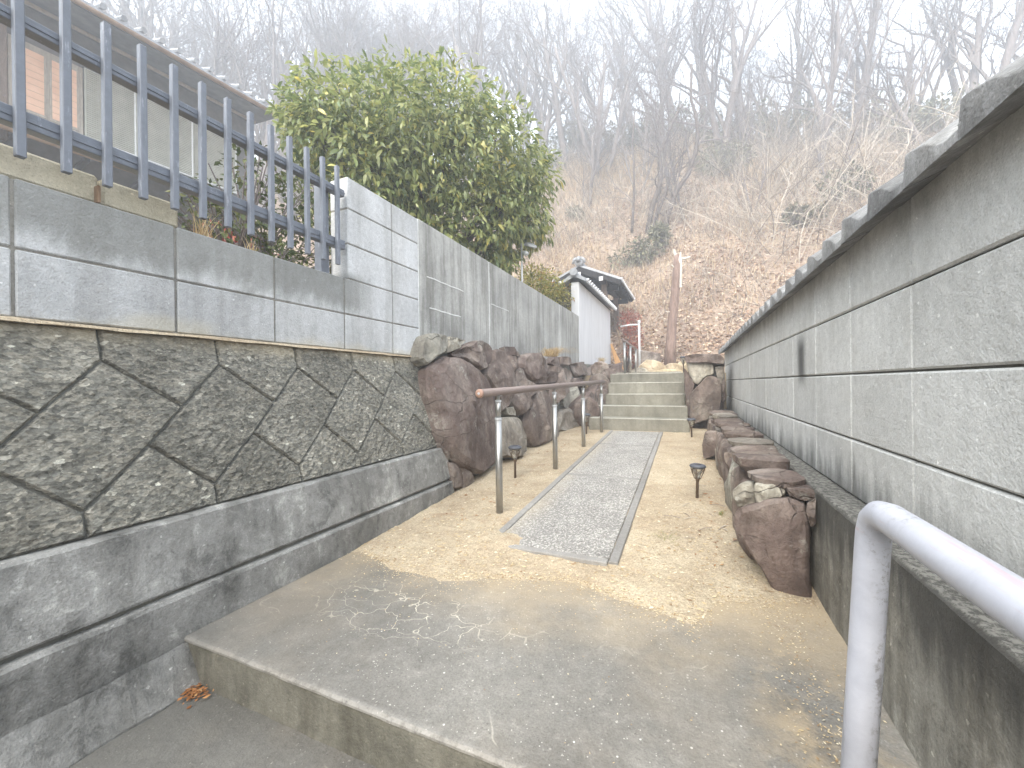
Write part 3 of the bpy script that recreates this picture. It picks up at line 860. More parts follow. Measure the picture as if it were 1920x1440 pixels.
# ================================================================== BOULDER WALL
def rock_from(poly3, nrm, bulge, back, seed, name, mat, parent, rings=(1.0, .965, .91, .83, .73, .61, .47, .32, .16), N=40, facets=5, flat=.55):
    """a stone of real depth: outline on a plane, a faceted bulge in front and a tapering body behind"""
    rr = random.Random(seed)
    nrm = Vector(nrm).normalized()
    P = [Vector(p) for p in poly3]; n = len(P)
    cen = sum(P, Vector()) / n
    # resample the closed outline
    seg = [(P[(i + 1) % n] - P[i]).length for i in range(n)]; tot = sum(seg)
    pts = []
    for k in range(N):
        d = tot * k / N; i = 0
        while d > seg[i]: d -= seg[i]; i = (i + 1) % n
        pts.append(P[i].lerp(P[(i + 1) % n], d / seg[i]))
    sm = [(pts[k - 1] + pts[k] * 2.5 + pts[(k + 1) % N]) / 4.5 for k in range(N)]
    jag = .045 * sum((p - cen).length for p in sm) / N
    sm = [p + (p - cen).normalized() * jag * fbm(p * (1.6 / max(.05, jag * 12)) + Vector((seed, 0, 0)), 3) for p in sm]
    size = sum((p - cen).length for p in sm) / N
    e1 = nrm.orthogonal().normalized(); e2 = nrm.cross(e1)
    planes = []
    for _ in range(facets + 3):
        a = rr.uniform(0, 2 * PI); planes.append((e1 * math.cos(a) + e2 * math.sin(a), rr.uniform(.35, 1.25), rr.uniform(.55, 1.05)))
    vs, fs = [], []
    def surf(p, t):
        h = max(0, 1 - t ** 3.2) ** .62 * 1.1
        for d, sl, o in planes:
            h = min(h, o - (p - cen).dot(d) / size * sl * .55)
        h = max(h, 0.04 * (1 - t))
        q = p * 3.1 + Vector((seed, 0, 0))
        cr = 1 - abs(mnoise.noise(p * 5.5 + Vector((0, 0, seed)))) * 4
        return h * bulge + (1 - t ** 6) * (bulge * .14 * fbm(q, 3) + size * .035 * fbm(p * 13 + Vector((0, seed, 0)), 5) - (.10 * bulge * max(0, cr)))
    cuts = []
    for _ in range(13):
        a = rr.uniform(0, 2 * PI); cz = rr.uniform(.25, .95); q = math.sqrt(1 - cz * cz)
        cuts.append((Vector((math.cos(a) * q, math.sin(a) * q, cz)), rr.uniform(.52, .86)))
    def chisel(v, t):
        w = v - cen
        c3 = Vector((w.dot(e1) / size, w.dot(e2) / size, w.dot(nrm) / max(.02, bulge)))
        o3 = c3.copy()
        for nn, dd in cuts:
            k = c3.dot(nn) - dd
            if k > 0: c3 = c3 - nn * k * .8
        m = 1 - t ** 5
        c3 = o3.lerp(c3, m)
        return cen + e1 * c3.x * size + e2 * c3.y * size + nrm * c3.z * bulge
    for t in rings:
        for p in sm:
            q = cen + (p - cen) * t
            vs.append(chisel(q + nrm * surf(q, t), t))
    vs.append(chisel(cen + nrm * surf(cen, 0), 0))
    top = len(vs) - 1
    r0 = len(vs)
    for p in sm: vs.append(cen + (p - cen) * .97 - nrm * back * .5)
    for p in sm: vs.append(cen + (p - cen) * .7 - nrm * back)
    m_ = len(rings)
    for a in range(m_ - 1):
        for k in range(N):
            j = (k + 1) % N; fs.append((a*N+k, a*N+j, (a+1)*N+j, (a+1)*N+k))
    for k in range(N):
        j = (k + 1) % N
        fs.append(((m_-1)*N+k, (m_-1)*N+j, top))
        fs.append((k, r0+k, r0+j, j)); fs.append((r0+k, r0+N+k, r0+N+j, r0+j))
    fs.append(tuple(r0 + N + k for k in range(N)))
    b = MB(); b.add(vs, fs)
    me = b.mesh(name, mat, True)
    try: me.set_sharp_from_angle(angle=math.radians(20))
    except Exception: pass
    return link(name, me, parent)

BOULDERS = [
    [(2.29, 0.91), (2.37, 0.96), (2.52, 1.01), (2.77, 1.01), (2.96, 0.94), (3.12, 0.87), (3.18, 0.78), (3.27, 0.69), (3.23, 0.43), (3.15, 0.18), (3.06, 0.11), (2.84, 0.1), (2.63, 0.14), (2.46, 0.25), (2.35, 0.39), (2.31, 0.52), (2.29, 0.68), (2.28, 0.82)],
    [(2.33, 1.15), (2.4, 1.17), (2.63, 1.18), (2.63, 1.11), (2.57, 1.05), (2.42, 0.99), (2.31, 0.93), (2.24, 0.98), (2.28, 1.07)],
    [(2.64, 1.17), (2.93, 1.17), (2.79, 1.09), (2.57, 1.03), (2.61, 1.11)],
    [(2.64, 1.03), (2.81, 1.1), (3.05, 1.18), (3.32, 1.19), (3.43, 1.14), (3.34, 1.01), (3.11, 0.91), (2.96, 0.94), (2.82, 1.01)],
    [(3.43, 1.13), (3.62, 1.15), (3.69, 1.05), (3.76, 0.91), (3.77, 0.83), (3.64, 0.69), (3.48, 0.58), (3.33, 0.52), (3.33, 0.65), (3.21, 0.8), (3.11, 0.9), (3.33, 0.99)],
    [(3.71, 1.09), (3.98, 1.1), (3.87, 0.97), (3.75, 0.9), (3.68, 1.02)],
    [(3.69, 1.18), (3.9, 1.19), (4.09, 1.14), (4.09, 1.1), (3.71, 1.09)],
    [(3.98, 1.07), (4.25, 1.15), (4.65, 1.16), (5.03, 1.11), (4.91, 0.96), (4.55, 0.87), (4.25, 0.82), (4.07, 0.9), (3.95, 0.98)],
    [(3.8, 0.94), (3.94, 0.98), (4.11, 0.9), (4.28, 0.81), (4.3, 0.69), (4.15, 0.61), (3.94, 0.53), (3.76, 0.47), (3.67, 0.55), (3.61, 0.63), (3.73, 0.78)],
    [(3.48, 0.58), (3.71, 0.58), (3.7, 0.48), (3.51, 0.51)],
    [(4.25, 0.73), (4.58, 0.76), (4.76, 0.68), (4.89, 0.48), (5.0, 0.28), (4.9, 0.11), (4.46, 0.11), (4.0, 0.13), (3.91, 0.26), (3.82, 0.39), (3.93, 0.5), (4.16, 0.62)],
    [(3.34, 0.5), (3.62, 0.49), (3.87, 0.36), (3.91, 0.29), (3.82, 0.05), (3.51, 0.1), (3.26, 0.16), (3.28, 0.32)],
    [(4.61, 0.9), (4.91, 0.97), (5.24, 0.94), (5.12, 0.81), (4.55, 0.79), (4.28, 0.81)],
    [(5.17, 0.91), (5.83, 1.05), (6.17, 0.96), (6.02, 0.83), (5.46, 0.65), (5.01, 0.52), (4.83, 0.56), (4.82, 0.71), (5.12, 0.81)],
    [(6.13, 1.11), (6.86, 1.17), (7.27, 1.13), (7.17, 0.94), (6.34, 0.89), (6.19, 0.98)],
    [(5.61, 1.19), (6.26, 1.21), (6.24, 1.12), (5.77, 1.05), (5.61, 1.08)],
    [(5.0, 1.04), (5.4, 1.03), (5.7, 1.04), (5.29, 0.93), (4.88, 0.96)],
    [(5.27, 1.18), (5.54, 1.17), (5.59, 1.05), (5.34, 1.01), (5.03, 1.07)],
    [(5.53, 0.66), (6.11, 0.76), (6.51, 0.68), (6.15, 0.5), (5.72, 0.37), (5.38, 0.5)],
    [(5.13, 0.45), (5.59, 0.46), (5.84, 0.36), (5.96, 0.22), (6.01, 0.09), (5.43, 0.12), (4.96, 0.21)],
    [(5.92, 0.37), (6.53, 0.48), (6.94, 0.34), (6.66, 0.1), (6.26, 0.11), (5.96, 0.22)],
    [(7.34, 1.09), (8.58, 1.27), (8.99, 1.15), (9.05, 0.83), (8.73, 0.58), (7.62, 0.43), (6.97, 0.38), (6.72, 0.63), (7.08, 0.87)],
    [(8.62, 1.17), (9.67, 1.24), (10.62, 1.25), (10.38, 1.03), (9.03, 0.89)],
    [(6.2, 0.89), (7.0, 0.89), (6.79, 0.73), (6.12, 0.77)],
    [(2.39, 0.27), (2.49, 0.24), (2.54, 0.15), (2.53, 0.06), (2.41, 0.08), (2.4, 0.18)],
    [(2.54, 0.21), (2.62, 0.17), (2.7, 0.09), (2.72, 0.03), (2.53, 0.05), (2.54, 0.14)],
    [(2.33, 0.41), (2.42, 0.38), (2.45, 0.32), (2.41, 0.27), (2.36, 0.34)],
    [(4.03, 0.89), (4.21, 0.81), (4.38, 0.77), (4.55, 0.79), (4.28, 0.72), (3.97, 0.6), (3.89, 0.7)],
]
bwall = tag(empty('boulder_wall', (-1.6, 5.5, 0)), 'dry stone wall of big purple brown boulders below the concrete wall', 'stone wall')
def wx(z): return -1.5 - (z - .05) * (.18 / 1.1)
bn = (1.1, 0, .18)
for i, poly in enumerate(BOULDERS):
    p3 = [(wx(z), y, z) for y, z in poly]
    w = max(p[0] for p in poly) - min(p[0] for p in poly); h = max(p[1] for p in poly) - min(p[1] for p in poly)
    s = math.sqrt(w * h)
    mat = M['rock_grey'] if i in (1, 2, 9, 11, 19, 18) else M['rock']
    rock_from(p3, bn, min(.19, s * .32) if i else .20, .24, 100 + i, 'stone', mat, bwall, N=64 if i == 0 else 40, facets=6 if i else 4)
b = MB()
n = 60
for i in range(n + 1):
    y = 2.42 + 7.7 * i / n
    for (x, z) in ((-1.56, -.05), (-1.63, .5), (-1.70, 1.02 + .025 * (y - 2.4) + .03 * fbm((y * 3, 0, 0))), (-1.745, 1.04 + .025 * (y - 2.4)), (-1.86, .9), (-1.86, -.05)):
        b.v.append((x + (.02 * fbm((y * 4, z * 4, 1)) if x > -1.7 else 0), y, z))
for i in range(n):
    for q in range(6):
        r = (q + 1) % 6; b.f.append((i*6+q, i*6+r, i*6+6+r, i*6+6+q))
b.f.append(tuple(range(6))); b.f.append(tuple(n*6+q for q in range(6)))
b.build('earth_fill', M['mortar_dark'], bwall)
# low row of stones running on beside the stairs
for k in range(5):
    y = 5.75 + .75 * k; zc = .45 + .13 * k
    poly = [(-1.30, y + .34 * math.cos(a) * R.uniform(.85, 1.1), zc + .26 * math.sin(a) * R.uniform(.8, 1.15)) for a in [2 * PI * q / 9 for q in range(9)]]
    rock_from(poly, (1, 0, .25), .13, .25, 300 + k, 'stone', M['rock'], bwall)
for i, (x, y, zc, s) in enumerate(((-1.30, 6.45, .78, .2), (-1.22, 6.3, .55, .18), (-1.3, 5.6, .42, .22), (-1.16, 6.55, .93, .13), (-1.3, 6.62, 1.0, .16))):
    poly = [(x + s * math.cos(a) * R.uniform(.85, 1.1), y, zc + s * math.sin(a) * R.uniform(.85, 1.1)) for a in [2 * PI * q / 9 for q in range(9)]]
    rock_from(poly, (.25, -1, .1), .1, .4, 320 + i, 'stone', M['rock'], bwall)
fix(bwall)

# ---- grass growing out of the walls
def grass_tuft(name, loc, n, length, spread, label, mat, droop=.6, w=.0035, seed=0, group=None, lean=(0, 0)):
    rr = random.Random(seed); b = MB()
    for _ in range(n):
        a = rr.uniform(0, 2 * PI); l = length * rr.uniform(.5, 1.1); s = spread * rr.uniform(.2, 1)
        dx, dy = math.cos(a) * s + lean[0], math.sin(a) * s + lean[1]
        px, py = rr.gauss(0, spread * .12), rr.gauss(0, spread * .25)
        side = Vector((-math.sin(a + .7), math.cos(a + .7), 0))
        vs = []
        for k in range(6):
            t = k / 5
            z = l * (t - droop * rr.uniform(.8, 1.1) * t * t)
            c = Vector((px + dx * t ** 1.4, py + dy * t ** 1.4, z)); ww = w * (1 - t * .9)
            vs += [c - side * ww, c + side * ww]
        b.add(vs, [(2*k, 2*k+1, 2*k+3, 2*k+2) for k in range(5)])
    o = b.build(name, mat, recalc=False, loc=loc)
    tag(o, label, 'grass tuft', group, 'thing')
    return o
grass_tuft('grass_tuft', (-1.50, 4.62, 1.13), 230, .28, .30, 'dry pampas like grass tuft hanging over the top of the boulder wall', M['dry_grass'], .8, .0035, 1, lean=(.10, .10))
grass_tuft('grass_tuft', (-1.50, 7.75, 1.20), 90, .2, .18, 'small yellow grass tuft at the far end of the boulder wall', M['dry_grass'], .6, .004, 2, lean=(.03, 0))
grass_tuft('grass_tuft', (-1.80, 1.02, 1.40), 42, .17, .07, 'dry red brown grass tuft on the block wall next to the yellowed block', M['dry_grass'], .3, .002, 3)
grass_tuft('grass_tuft', (-1.80, 1.2, 1.40), 16, .11, .05, 'short sparse dry grass on the block wall under the fence', M['dry_grass'], .3, .002, 4)
grass_tuft('grass_tuft', (.16, 2.55, .05), 26, .05, .05, 'little green grass tuft on the sand near the biggest edging stone', M['green_grass'], .4, .0016, 5)
grass_tuft('grass_tuft', (-.10, 2.13, .03), 50, .028, .11, 'thin patch of green grass on the sand beside the path', M['green_grass'], .4, .0013, 6)

# ================================================================== RIGHT: FOUNDATION, BLOCK WALL, COPING
rw = tag(empty('tile_capped_wall', (.6, 3, .4)), 'long grey block wall with a tile coping on a dark mossy foundation', 'wall')
long_piece('foundation', M['foundation'], rw, [(.432, -.6), (.430, .386), (.437, .396), (.72, .398), (.72, -.6)], -1.5, 6.95, .05, .003, 31)
rz = [(.398, .595), (.595, .822), (.822, 1.042), (1.042, 1.268)]
yk = 1.34 - .42 * 7
while yk < 6.8:
    for za, zb_ in rz: block(rw, M['block_right'], .52, .64, yk, min(yk + .42, 7.0), za, zb_, .005)
    yk += .42
b = MB(); b.box(.531, .633, -1.6, 6.995, .39, 1.262); b.build('mortar', M['mortar_dark'], rw)
b = MB(); b.box(.49, .70, -1.6, 7.0, 1.262, 1.30, .003); b.build('coping_bed', M['mortar_dark'], rw)
def coping_tile():
    """wavy tile: a raised roll at its near edge falling away to the far edge, sloping up from eave to ridge"""
    b = MB(); L = .2; n = 22
    prof = []
    for i in range(n + 1):
        t = i / n; s = 1 - t                      # s runs from the far edge of the tile towards its near edge
        if s < .05: h = .012 + .050 * math.sin(PI / 2 * s / .05)
        elif s < .30: h = .062 - .012 * ((s - .05) / .25) ** 1.5
        else: h = .012 + .038 * (0.5 + 0.5 * math.cos(PI * min(1, (s - .30) / .5)))
        prof.append((t * L, h))
    rows = [(.447, 1.232), (.449, 1.236), (.456, 1.240), (.50, 1.268), (.55, 1.304), (.605, 1.345)]
    for (x, z) in rows:
        for (y, h) in prof: b.v.append((x, y, z + h))
    for (x, z) in ((.605, 1.30), (.53, 1.262), (.447, 1.226)):
        for (y, h) in prof: b.v.append((x, y, z))
    m_ = n + 1
    K = 9
    for a in range(K):
        a2 = (a + 1) % K
        for i in range(n): b.f.append((a*m_+i, a*m_+i+1, a2*m_+i+1, a2*m_+i))
    b.f.append(tuple(a*m_ for a in range(K))); b.f.append(tuple(a*m_+n for a in range(K)))
    me = b.mesh('coping_tile', M['coping'], True); me.set_sharp_from_angle(angle=math.radians(38)); return me
ct = coping_tile()
for k in range(-12, 31):
    o = link('coping_tile', ct, rw, (0, .985 + .2 * k - .003, R.uniform(-.003, .003)))
b = MB(); b.tube([(.625, -1.5, 1.375), (.625, 7.0, 1.375)], .045, 12); b.build('ridge_roll', M['coping'], rw, True)
b = MB(); b.box(.645, .80, -1.5, 7.0, 1.262, 1.34, .01); b.build('coping_back', M['coping'], rw)
fix(rw)

# ---- stone edging in front of the foundation
EDGING = [
    (1.82, 'big', [(0.165, 0.297), (0.233, 0.32), (0.291, 0.351), (0.347, 0.359), (0.385, 0.352), (0.399, 0.326), (0.409, 0.277), (0.41, 0.233), (0.408, 0.153), (0.406, 0.039), (0.434, -0.02), (0.317, -0.041), (0.283, 0.016), (0.227, 0.114), (0.182, 0.181), (0.162, 0.231)]),
    (1.8, 'side', [(0.397, 0.348), (0.443, 0.37), (0.453, 0.318), (0.44, 0.273), (0.408, 0.259), (0.394, 0.311)]),
    (1.95, 'lichen', [(0.17, 0.343), (0.202, 0.374), (0.241, 0.377), (0.26, 0.34), (0.26, 0.287), (0.191, 0.266), (0.167, 0.308)]),
    (1.9, 'mid', [(0.245, 0.389), (0.286, 0.387), (0.323, 0.395), (0.354, 0.372), (0.345, 0.339), (0.304, 0.33), (0.253, 0.3), (0.239, 0.35)]),
    (1.85, 'cap', [(0.342, 0.388), (0.417, 0.4), (0.456, 0.368), (0.408, 0.343), (0.353, 0.356)]),
    (2, 'cap2', [(0.349, 0.386), (0.401, 0.396), (0.453, 0.376), (0.446, 0.361), (0.372, 0.352)]),
    (2.25, 'slab', [(0.29, 0.371), (0.388, 0.387), (0.42, 0.377), (0.388, 0.334), (0.355, 0.315), (0.306, 0.321)]),
    (2.5, 'white', [(0.286, 0.399), (0.335, 0.388), (0.378, 0.362), (0.359, 0.333), (0.31, 0.329), (0.285, 0.27), (0.276, 0.298)]),
    (2.6, 'cap3', [(0.374, 0.366), (0.449, 0.37), (0.455, 0.356), (0.418, 0.343), (0.38, 0.348)]),
    (2.9, 'stone', [(0.206, 0.353), (0.303, 0.35), (0.317, 0.301), (0.316, 0.184), (0.271, 0.163), (0.243, 0.245), (0.206, 0.302)]),
    (2.9, 'slab2', [(0.23, 0.447), (0.318, 0.459), (0.376, 0.404), (0.332, 0.352), (0.214, 0.353)]),
    (3.2, 'slab3', [(0.351, 0.369), (0.462, 0.374), (0.516, 0.368), (0.492, 0.303), (0.366, 0.296)]),
    (3.6, 'post', [(0.19, 0.273), (0.256, 0.245), (0.264, 0.098), (0.203, 0.083)]),
    (3.9, 'round', [(0.135, 0.376), (0.279, 0.381), (0.299, 0.348), (0.268, 0.267), (0.205, 0.16), (0.117, 0.132), (0.107, 0.248)]),
    (3.6, 'cap4', [(0.267, 0.403), (0.341, 0.417), (0.467, 0.39), (0.377, 0.371), (0.285, 0.362)]),
    (4.2, 'cap5', [(0.274, 0.385), (0.313, 0.423), (0.484, 0.434), (0.494, 0.392), (0.377, 0.358), (0.29, 0.355)]),
    (4.8, 'cap6', [(0.225, 0.408), (0.283, 0.438), (0.42, 0.441), (0.425, 0.385), (0.345, 0.369), (0.238, 0.366)]),
    (4.7, 'whitechip', [(0.245, 0.355), (0.325, 0.378), (0.3, 0.322), (0.251, 0.3)]),
    (4.6, 'low', [(0.16, 0.369), (0.234, 0.391), (0.245, 0.317), (0.196, 0.288), (0.153, 0.314)]),
    (5.2, 'far', [(0.259, 0.453), (0.375, 0.455), (0.388, 0.417), (0.279, 0.407)]),
]
ed = tag(empty('stone_edging', (.3, 3, 0)), 'low row of flat capped brown stones along the foot of the long wall', 'stone edging')
DEP = {'big': .34, 'side': .2, 'cap': .22, 'cap2': .3, 'slab': .3, 'slab2': .5, 'slab3': .4, 'stone': .5, 'round': .45, 'cap4': .4, 'cap5': .5, 'cap6': .4, 'far': .4}
for i, (y, nm, poly) in enumerate(EDGING):
    if nm in ('slab', 'slab2', 'slab3', 'cap3', 'cap4', 'cap5', 'cap6', 'far', 'low', 'whitechip', 'cap2'): continue
    cap = nm.startswith('cap') or nm.startswith('slab') or nm == 'far'
    p3 = [(min(x, .425) if not cap else min(x, .47), y, max(z, -.05)) for x, z in poly]
    mat = M['rock_grey'] if nm in ('lichen', 'white', 'whitechip', 'post', 'mid', 'low') else M['rock']
    rock_from(p3, (-.25, -1, .12), .05 if not cap else .025, DEP.get(nm, .22) + (.0 if not cap else .1), 400 + i, 'stone', mat, ed, facets=4, rings=(1, .95, .87, .75, .6, .42, .2))
y = 2.12; k = 0
while y < 5.6:
    w_ = R.uniform(.17, .27); g = ground_z(y); top = .385 + .012 * (y - 2)
    # upright stones whose faces look onto the sand
    poly = [(.245 + R.uniform(-.03, .02), y + w_ * .95 * math.cos(a) * R.uniform(.85, 1.1), g - .03 + (top - g) * (.5 + .56 * math.sin(a) * R.uniform(.9, 1.05))) for a in [2 * PI * q / 9 + .3 for q in range(9)]]
    rock_from(poly, (-1, -.3, .12), .06, .19, 450 + k, 'stone', M['rock_grey'] if k % 4 == 2 else M['rock'], ed, facets=4, rings=(1, .94, .85, .7, .5, .25))
    # flat capstones laid over them, overlapping the ledge of the foundation
    for q in range(2):
        yy = y + (q - .5) * w_ * 1.1 + R.uniform(-.04, .04); hw = R.uniform(.10, .15); hl = w_ * R.uniform(.55, .8); zz = top + .02 + R.uniform(-.012, .016) + .022 * (q + k) % .03
        poly = [(.345 + R.uniform(-.03, .02) + hw * math.cos(a) * R.uniform(.7, 1.3), yy + hl * math.sin(a) * R.uniform(.7, 1.3), zz) for a in [2 * PI * s / 6 + .5 + R.uniform(-.35, .35) for s in range(6)]]
        rock_from(poly, (R.uniform(-.12, .02), R.uniform(-.12, .06), 1), R.uniform(.018, .034), R.uniform(.045, .075), 480 + 2 * k + q, 'stone', M['rock_grey'] if (k + q) % 5 == 3 else M['rock'], ed, facets=3, rings=(1, .93, .8, .55, .25), N=28)
    y += w_ * 1.35; k += 1
fix(ed)

PIER = [
    ('cap', [(-0.033, 1.136), (0.068, 1.157), (0.371, 1.145), (0.422, 1.085), (0.414, 1.019), (0.31, 1.031), (-0.026, 1.05)]),
    ('wedge', [(-0.019, 1.05), (0.205, 1.051), (0.295, 1.015), (0.301, 0.89), (0.218, 0.875), (0.118, 0.767), (0.064, 0.793), (0.011, 0.913)]),
    ('left', [(-0.046, 0.999), (0.004, 0.921), (0.095, 0.758), (0.064, 0.725), (0.028, 0.3), (-0.01, 0.367), (-0.038, 0.726)]),
    ('body', [(0.118, 0.758), (0.226, 0.878), (0.353, 0.855), (0.388, 0.739), (0.379, 0.507), (0.303, 0.373), (0.074, 0.284), (0.021, 0.368), (0.016, 0.64)]),
    ('right', [(0.31, 0.989), (0.413, 1.003), (0.419, 0.871), (0.381, 0.756), (0.338, 0.856)]),
    ('right2', [(0.382, 0.805), (0.426, 0.854), (0.426, 0.574), (0.386, 0.524)]),
]
pr = tag(empty('stone_pier', (.2, 5.9, .2)), 'stacked stone pier at the right end of the stairs', 'stone pier')
for i, (nm, poly) in enumerate(PIER):
    off = {'cap': -.02, 'wedge': .03, 'left': .05, 'body': 0, 'right': .05, 'right2': .06}[nm]
    p3 = [(x, 5.65 + off, z - .02 if z < .4 else z) for x, z in poly]
    rock_from(p3, (-.1, -1, .1), .10 if nm == 'body' else .06, .75 if nm in ('cap', 'body') else .5, 500 + i, 'stone', M['rock_grey'] if nm in ('wedge', 'right') else M['rock'], pr, facets=4)
rock_from([(.02, 5.85, .1), (.42, 5.85, .1), (.42, 5.85, 1.05), (.0, 5.85, 1.05)], (0, -1, 0), .05, .6, 520, 'stone', M['rock'], pr)
fix(pr)

# ================================================================== FENCE
fe = tag(empty('metal_fence', (-1.74, .6, 1.45)), 'slate blue metal bar fence on top of the block wall', 'fence')
bar = MB(); bar.box(-.0105, .0105, -.0105, .0105, -.265, .265, .002); bar_me = bar.mesh('bar', M['fence'])
for k in range(-11, 12):
    o = link('bar', bar_me, fe, (-1.722, .5935 + .0945 * k, 1.722)); o.rotation_euler = (R.uniform(-.006, .006), 0, 0)
def rail(y0, z0, y1, z1, h, x0=-1.775, x1=-1.737):
    b = MB()
    b.slab([(x1, y0, z0 - h), (x1, y1, z1 - h), (x1, y1, z1), (x1, y0, z0)], (x0 - x1, 0, 0), .002)
    b.slab([(x1 + .003, y0, z0 - h * .62), (x1 + .003, y1, z1 - h * .62), (x1 + .003, y1, z1 - h * .38), (x1 + .003, y0, z0 - h * .38)], (-.006, 0, 0), .001)
    return b.build('rail', M['fence'], fe)
rail(-.6, 1.868, 1.70, 1.888, .036); rail(-.6, 1.597, 1.70, 1.607, .048)
for y in (1.60, -.3): box_obj('post', M['fence'], fe, -1.828, -1.777, y - .027, y + .027, 1.40, 1.915, .003)
for y in (.675,): box_obj('bracket', M['gutter'], fe, -1.765, -1.742, y - .004, y + .004, 1.405, 1.46, .001)
fix(fe)
b = MB(); b.tube([(-1.875, 1.70, 1.38), (-1.875, 1.70, 1.62)], .011, 10)
tag(b.build('white_pipe', M['sealant']), 'thin white pipe standing between fence post and block wall end', 'pipe')

# ================================================================== HANDRAILS
hr = tag(empty('handrail', (-1.03, 2.17, .03)), 'brown resin handrail on four steel posts along the path', 'handrail')
ra, rb = Vector((-1.035, 1.95, .752)), Vector((-1.005, 5.36, .822))
def rp(y): return ra.lerp(rb, (y - ra.y) / (rb.y - ra.y))
b = MB(); b.tube([ra, rp(3), rp(4), rb], .0235, 16); b.build('rail', M['resin'], hr, True)
for p, q in ((ra, -1), (rb, 1)):
    b = MB(); b.tube([p + Vector((0, q * .0005, 0)), p + Vector((0, q * .012, 0)), p + Vector((0, q * .016, 0))], [.0245, .024, .016], 16); e_ = b.build('end_cap', M['resin_end'], hr, True)
    b = MB(); b.tube([p + Vector((0, q * .0155, 0)), p + Vector((0, q * .019, 0))], [.007, .006], 10); b.build('screw', M['white_metal'], e_)
for y in (2.173, 3.249, 4.217, 5.157):
    top = rp(y); g = ground_z(y) - .03; x = top.x
    b = MB(); b.tube([(x, y, g), (x, y, top.z - .16)], .0205, 16); po = b.build('post', M['steel'], hr, True)
    b = MB(); b.tube([(x, y, top.z - .16), (x, y, top.z - .05)], .0165, 14); b.build('sleeve', M['steel'], po, True)
    for zz in (.16, .055):
        b = MB(); b.tube([(x, y, top.z - zz - .006), (x, y, top.z - zz + .006)], .0218 if zz > .1 else .0185, 16); b.build('collar', M['white_metal'], po)
    b = MB(); b.box(x - .006, x + .006, y - .014, y + .014, top.z - .055, top.z - .018, .002)
    b.box(x - .016, x + .016, y - .02, y + .02, top.z - .026, top.z - .0225, .001); b.build('bracket', M['steel'], po)
fix(hr)

ur = tag(empty('handrail', (-.95, 7.6, .95)), 'short handrail on three pale posts above the stairs', 'handrail')
b = MB(); b.tube([(-.95, 6.7, 1.487), (-.95, 8.6, 1.487)], .021, 12); b.build('rail', M['resin'], ur, True)
for y in (6.86, 7.6, 8.42):
    b = MB(); b.tube([(-.95, y, .93), (-.95, y, 1.47)], .019, 12); b.build('post', M['steel'], ur, True)
fix(ur)

pp = tag(empty('pipe_handrail', (.24, .79, 0)), 'thick pale grey bent pipe handrail on the landing in front of the foundation', 'handrail')
pts = [(.224, .79, -.01), (.245, .788, .35), (.2555, .786, .54), (.2562, .782, .568), (.256, .770, .590), (.2555, .75, .603), (.255, .72, .6075), (.253, .4, .609), (.25, .0, .609), (.25, -.4, .58), (.25, -.9, .38)]
b = MB(); b.tube(pts, .0215, 24); b.build('pipe', M['pipe'], pp, True)
b = MB(); b.lathe([(.034, 0), (.034, .006), (.026, .012), (.0225, .014)], 24, (.2245, .79, .0)); b.build('base_collar', M['sealant'], pp, True)
fix(pp)

# ================================================================== SOLAR LIGHTS
def solar():
    r = empty('solar_light')
    b = MB(); b.lathe([(.0095, -.06), (.0095, .125), (.012, .128), (.013, .14), (.02, .15)], 10); b.build('stake', M['lamp_bronze'], r, True)
    b = MB()
    for k in range(4):
        a = PI / 4 + k * PI / 2; c, s = math.cos(a), math.sin(a)
        b.tube([(c * q, s * q, z) for q, z in ((.018, .145), (.024, .165), (.034, .19), (.0405, .21), (.043, .228))], .0032, 6)
        b.tube([(math.cos(a + t) * q, math.sin(a + t) * q, z) for t, q, z in ((0, .03, .18), (.3, .037, .2), (.785, .042, .222))], .0022, 5)
        b.tube([(math.cos(a - t) * q, math.sin(a - t) * q, z) for t, q, z in ((0, .03, .18), (.3, .037, .2), (.785, .042, .222))], .0022, 5)
    b.build('frame', M['lamp_bronze'], r, True)
    b = MB(); b.lathe([(.013, .15), (.02, .175), (.029, .2), (.035, .228)], 14); b.build('lens', M['lens'], r, True)
    b = MB(); b.lathe([(.030, .226), (.046, .229), (.052, .235), (.053, .242), (.047, .250), (.034, .256), (.032, .2535), (.0, .2535)], 24); cp = b.build('cap', M['lamp_black'], r, True)
    b = MB(); b.box(-.019, .019, -.019, .019, .2525, .2545, .0008); b.build('solar_panel', M['lamp_panel'], cp)
    return r
sl = solar()
LAMPS = [((-1.24, 2.9), 'solar garden light on the sand between the first two handrail posts', .0),
         ((.046, 2.823), 'solar garden light on the sand across the path from the handrail', .02),
         ((-1.165, 5.0), 'solar garden light at the left foot of the stairs by the last handrail post', 0),
         ((.034, 5.05), 'solar garden light at the right foot of the stairs by the stone edging', -.02),
         ((-.06, 6.75), 'solar garden light at the top of the stairs beside the stone pier', 0)]
for i, ((x, y), lab, tl) in enumerate(LAMPS):
    o = sl if i == 0 else copy_tree(sl)
    o.location = (x, y, ground_z(y) if y < 6 else .943); o.rotation_euler = (tl, tl, i * .6)
    if i in (1, 3): o.scale = (.93, .93, .85)
    tag(o, lab, 'garden light', 'solar lights along the path')

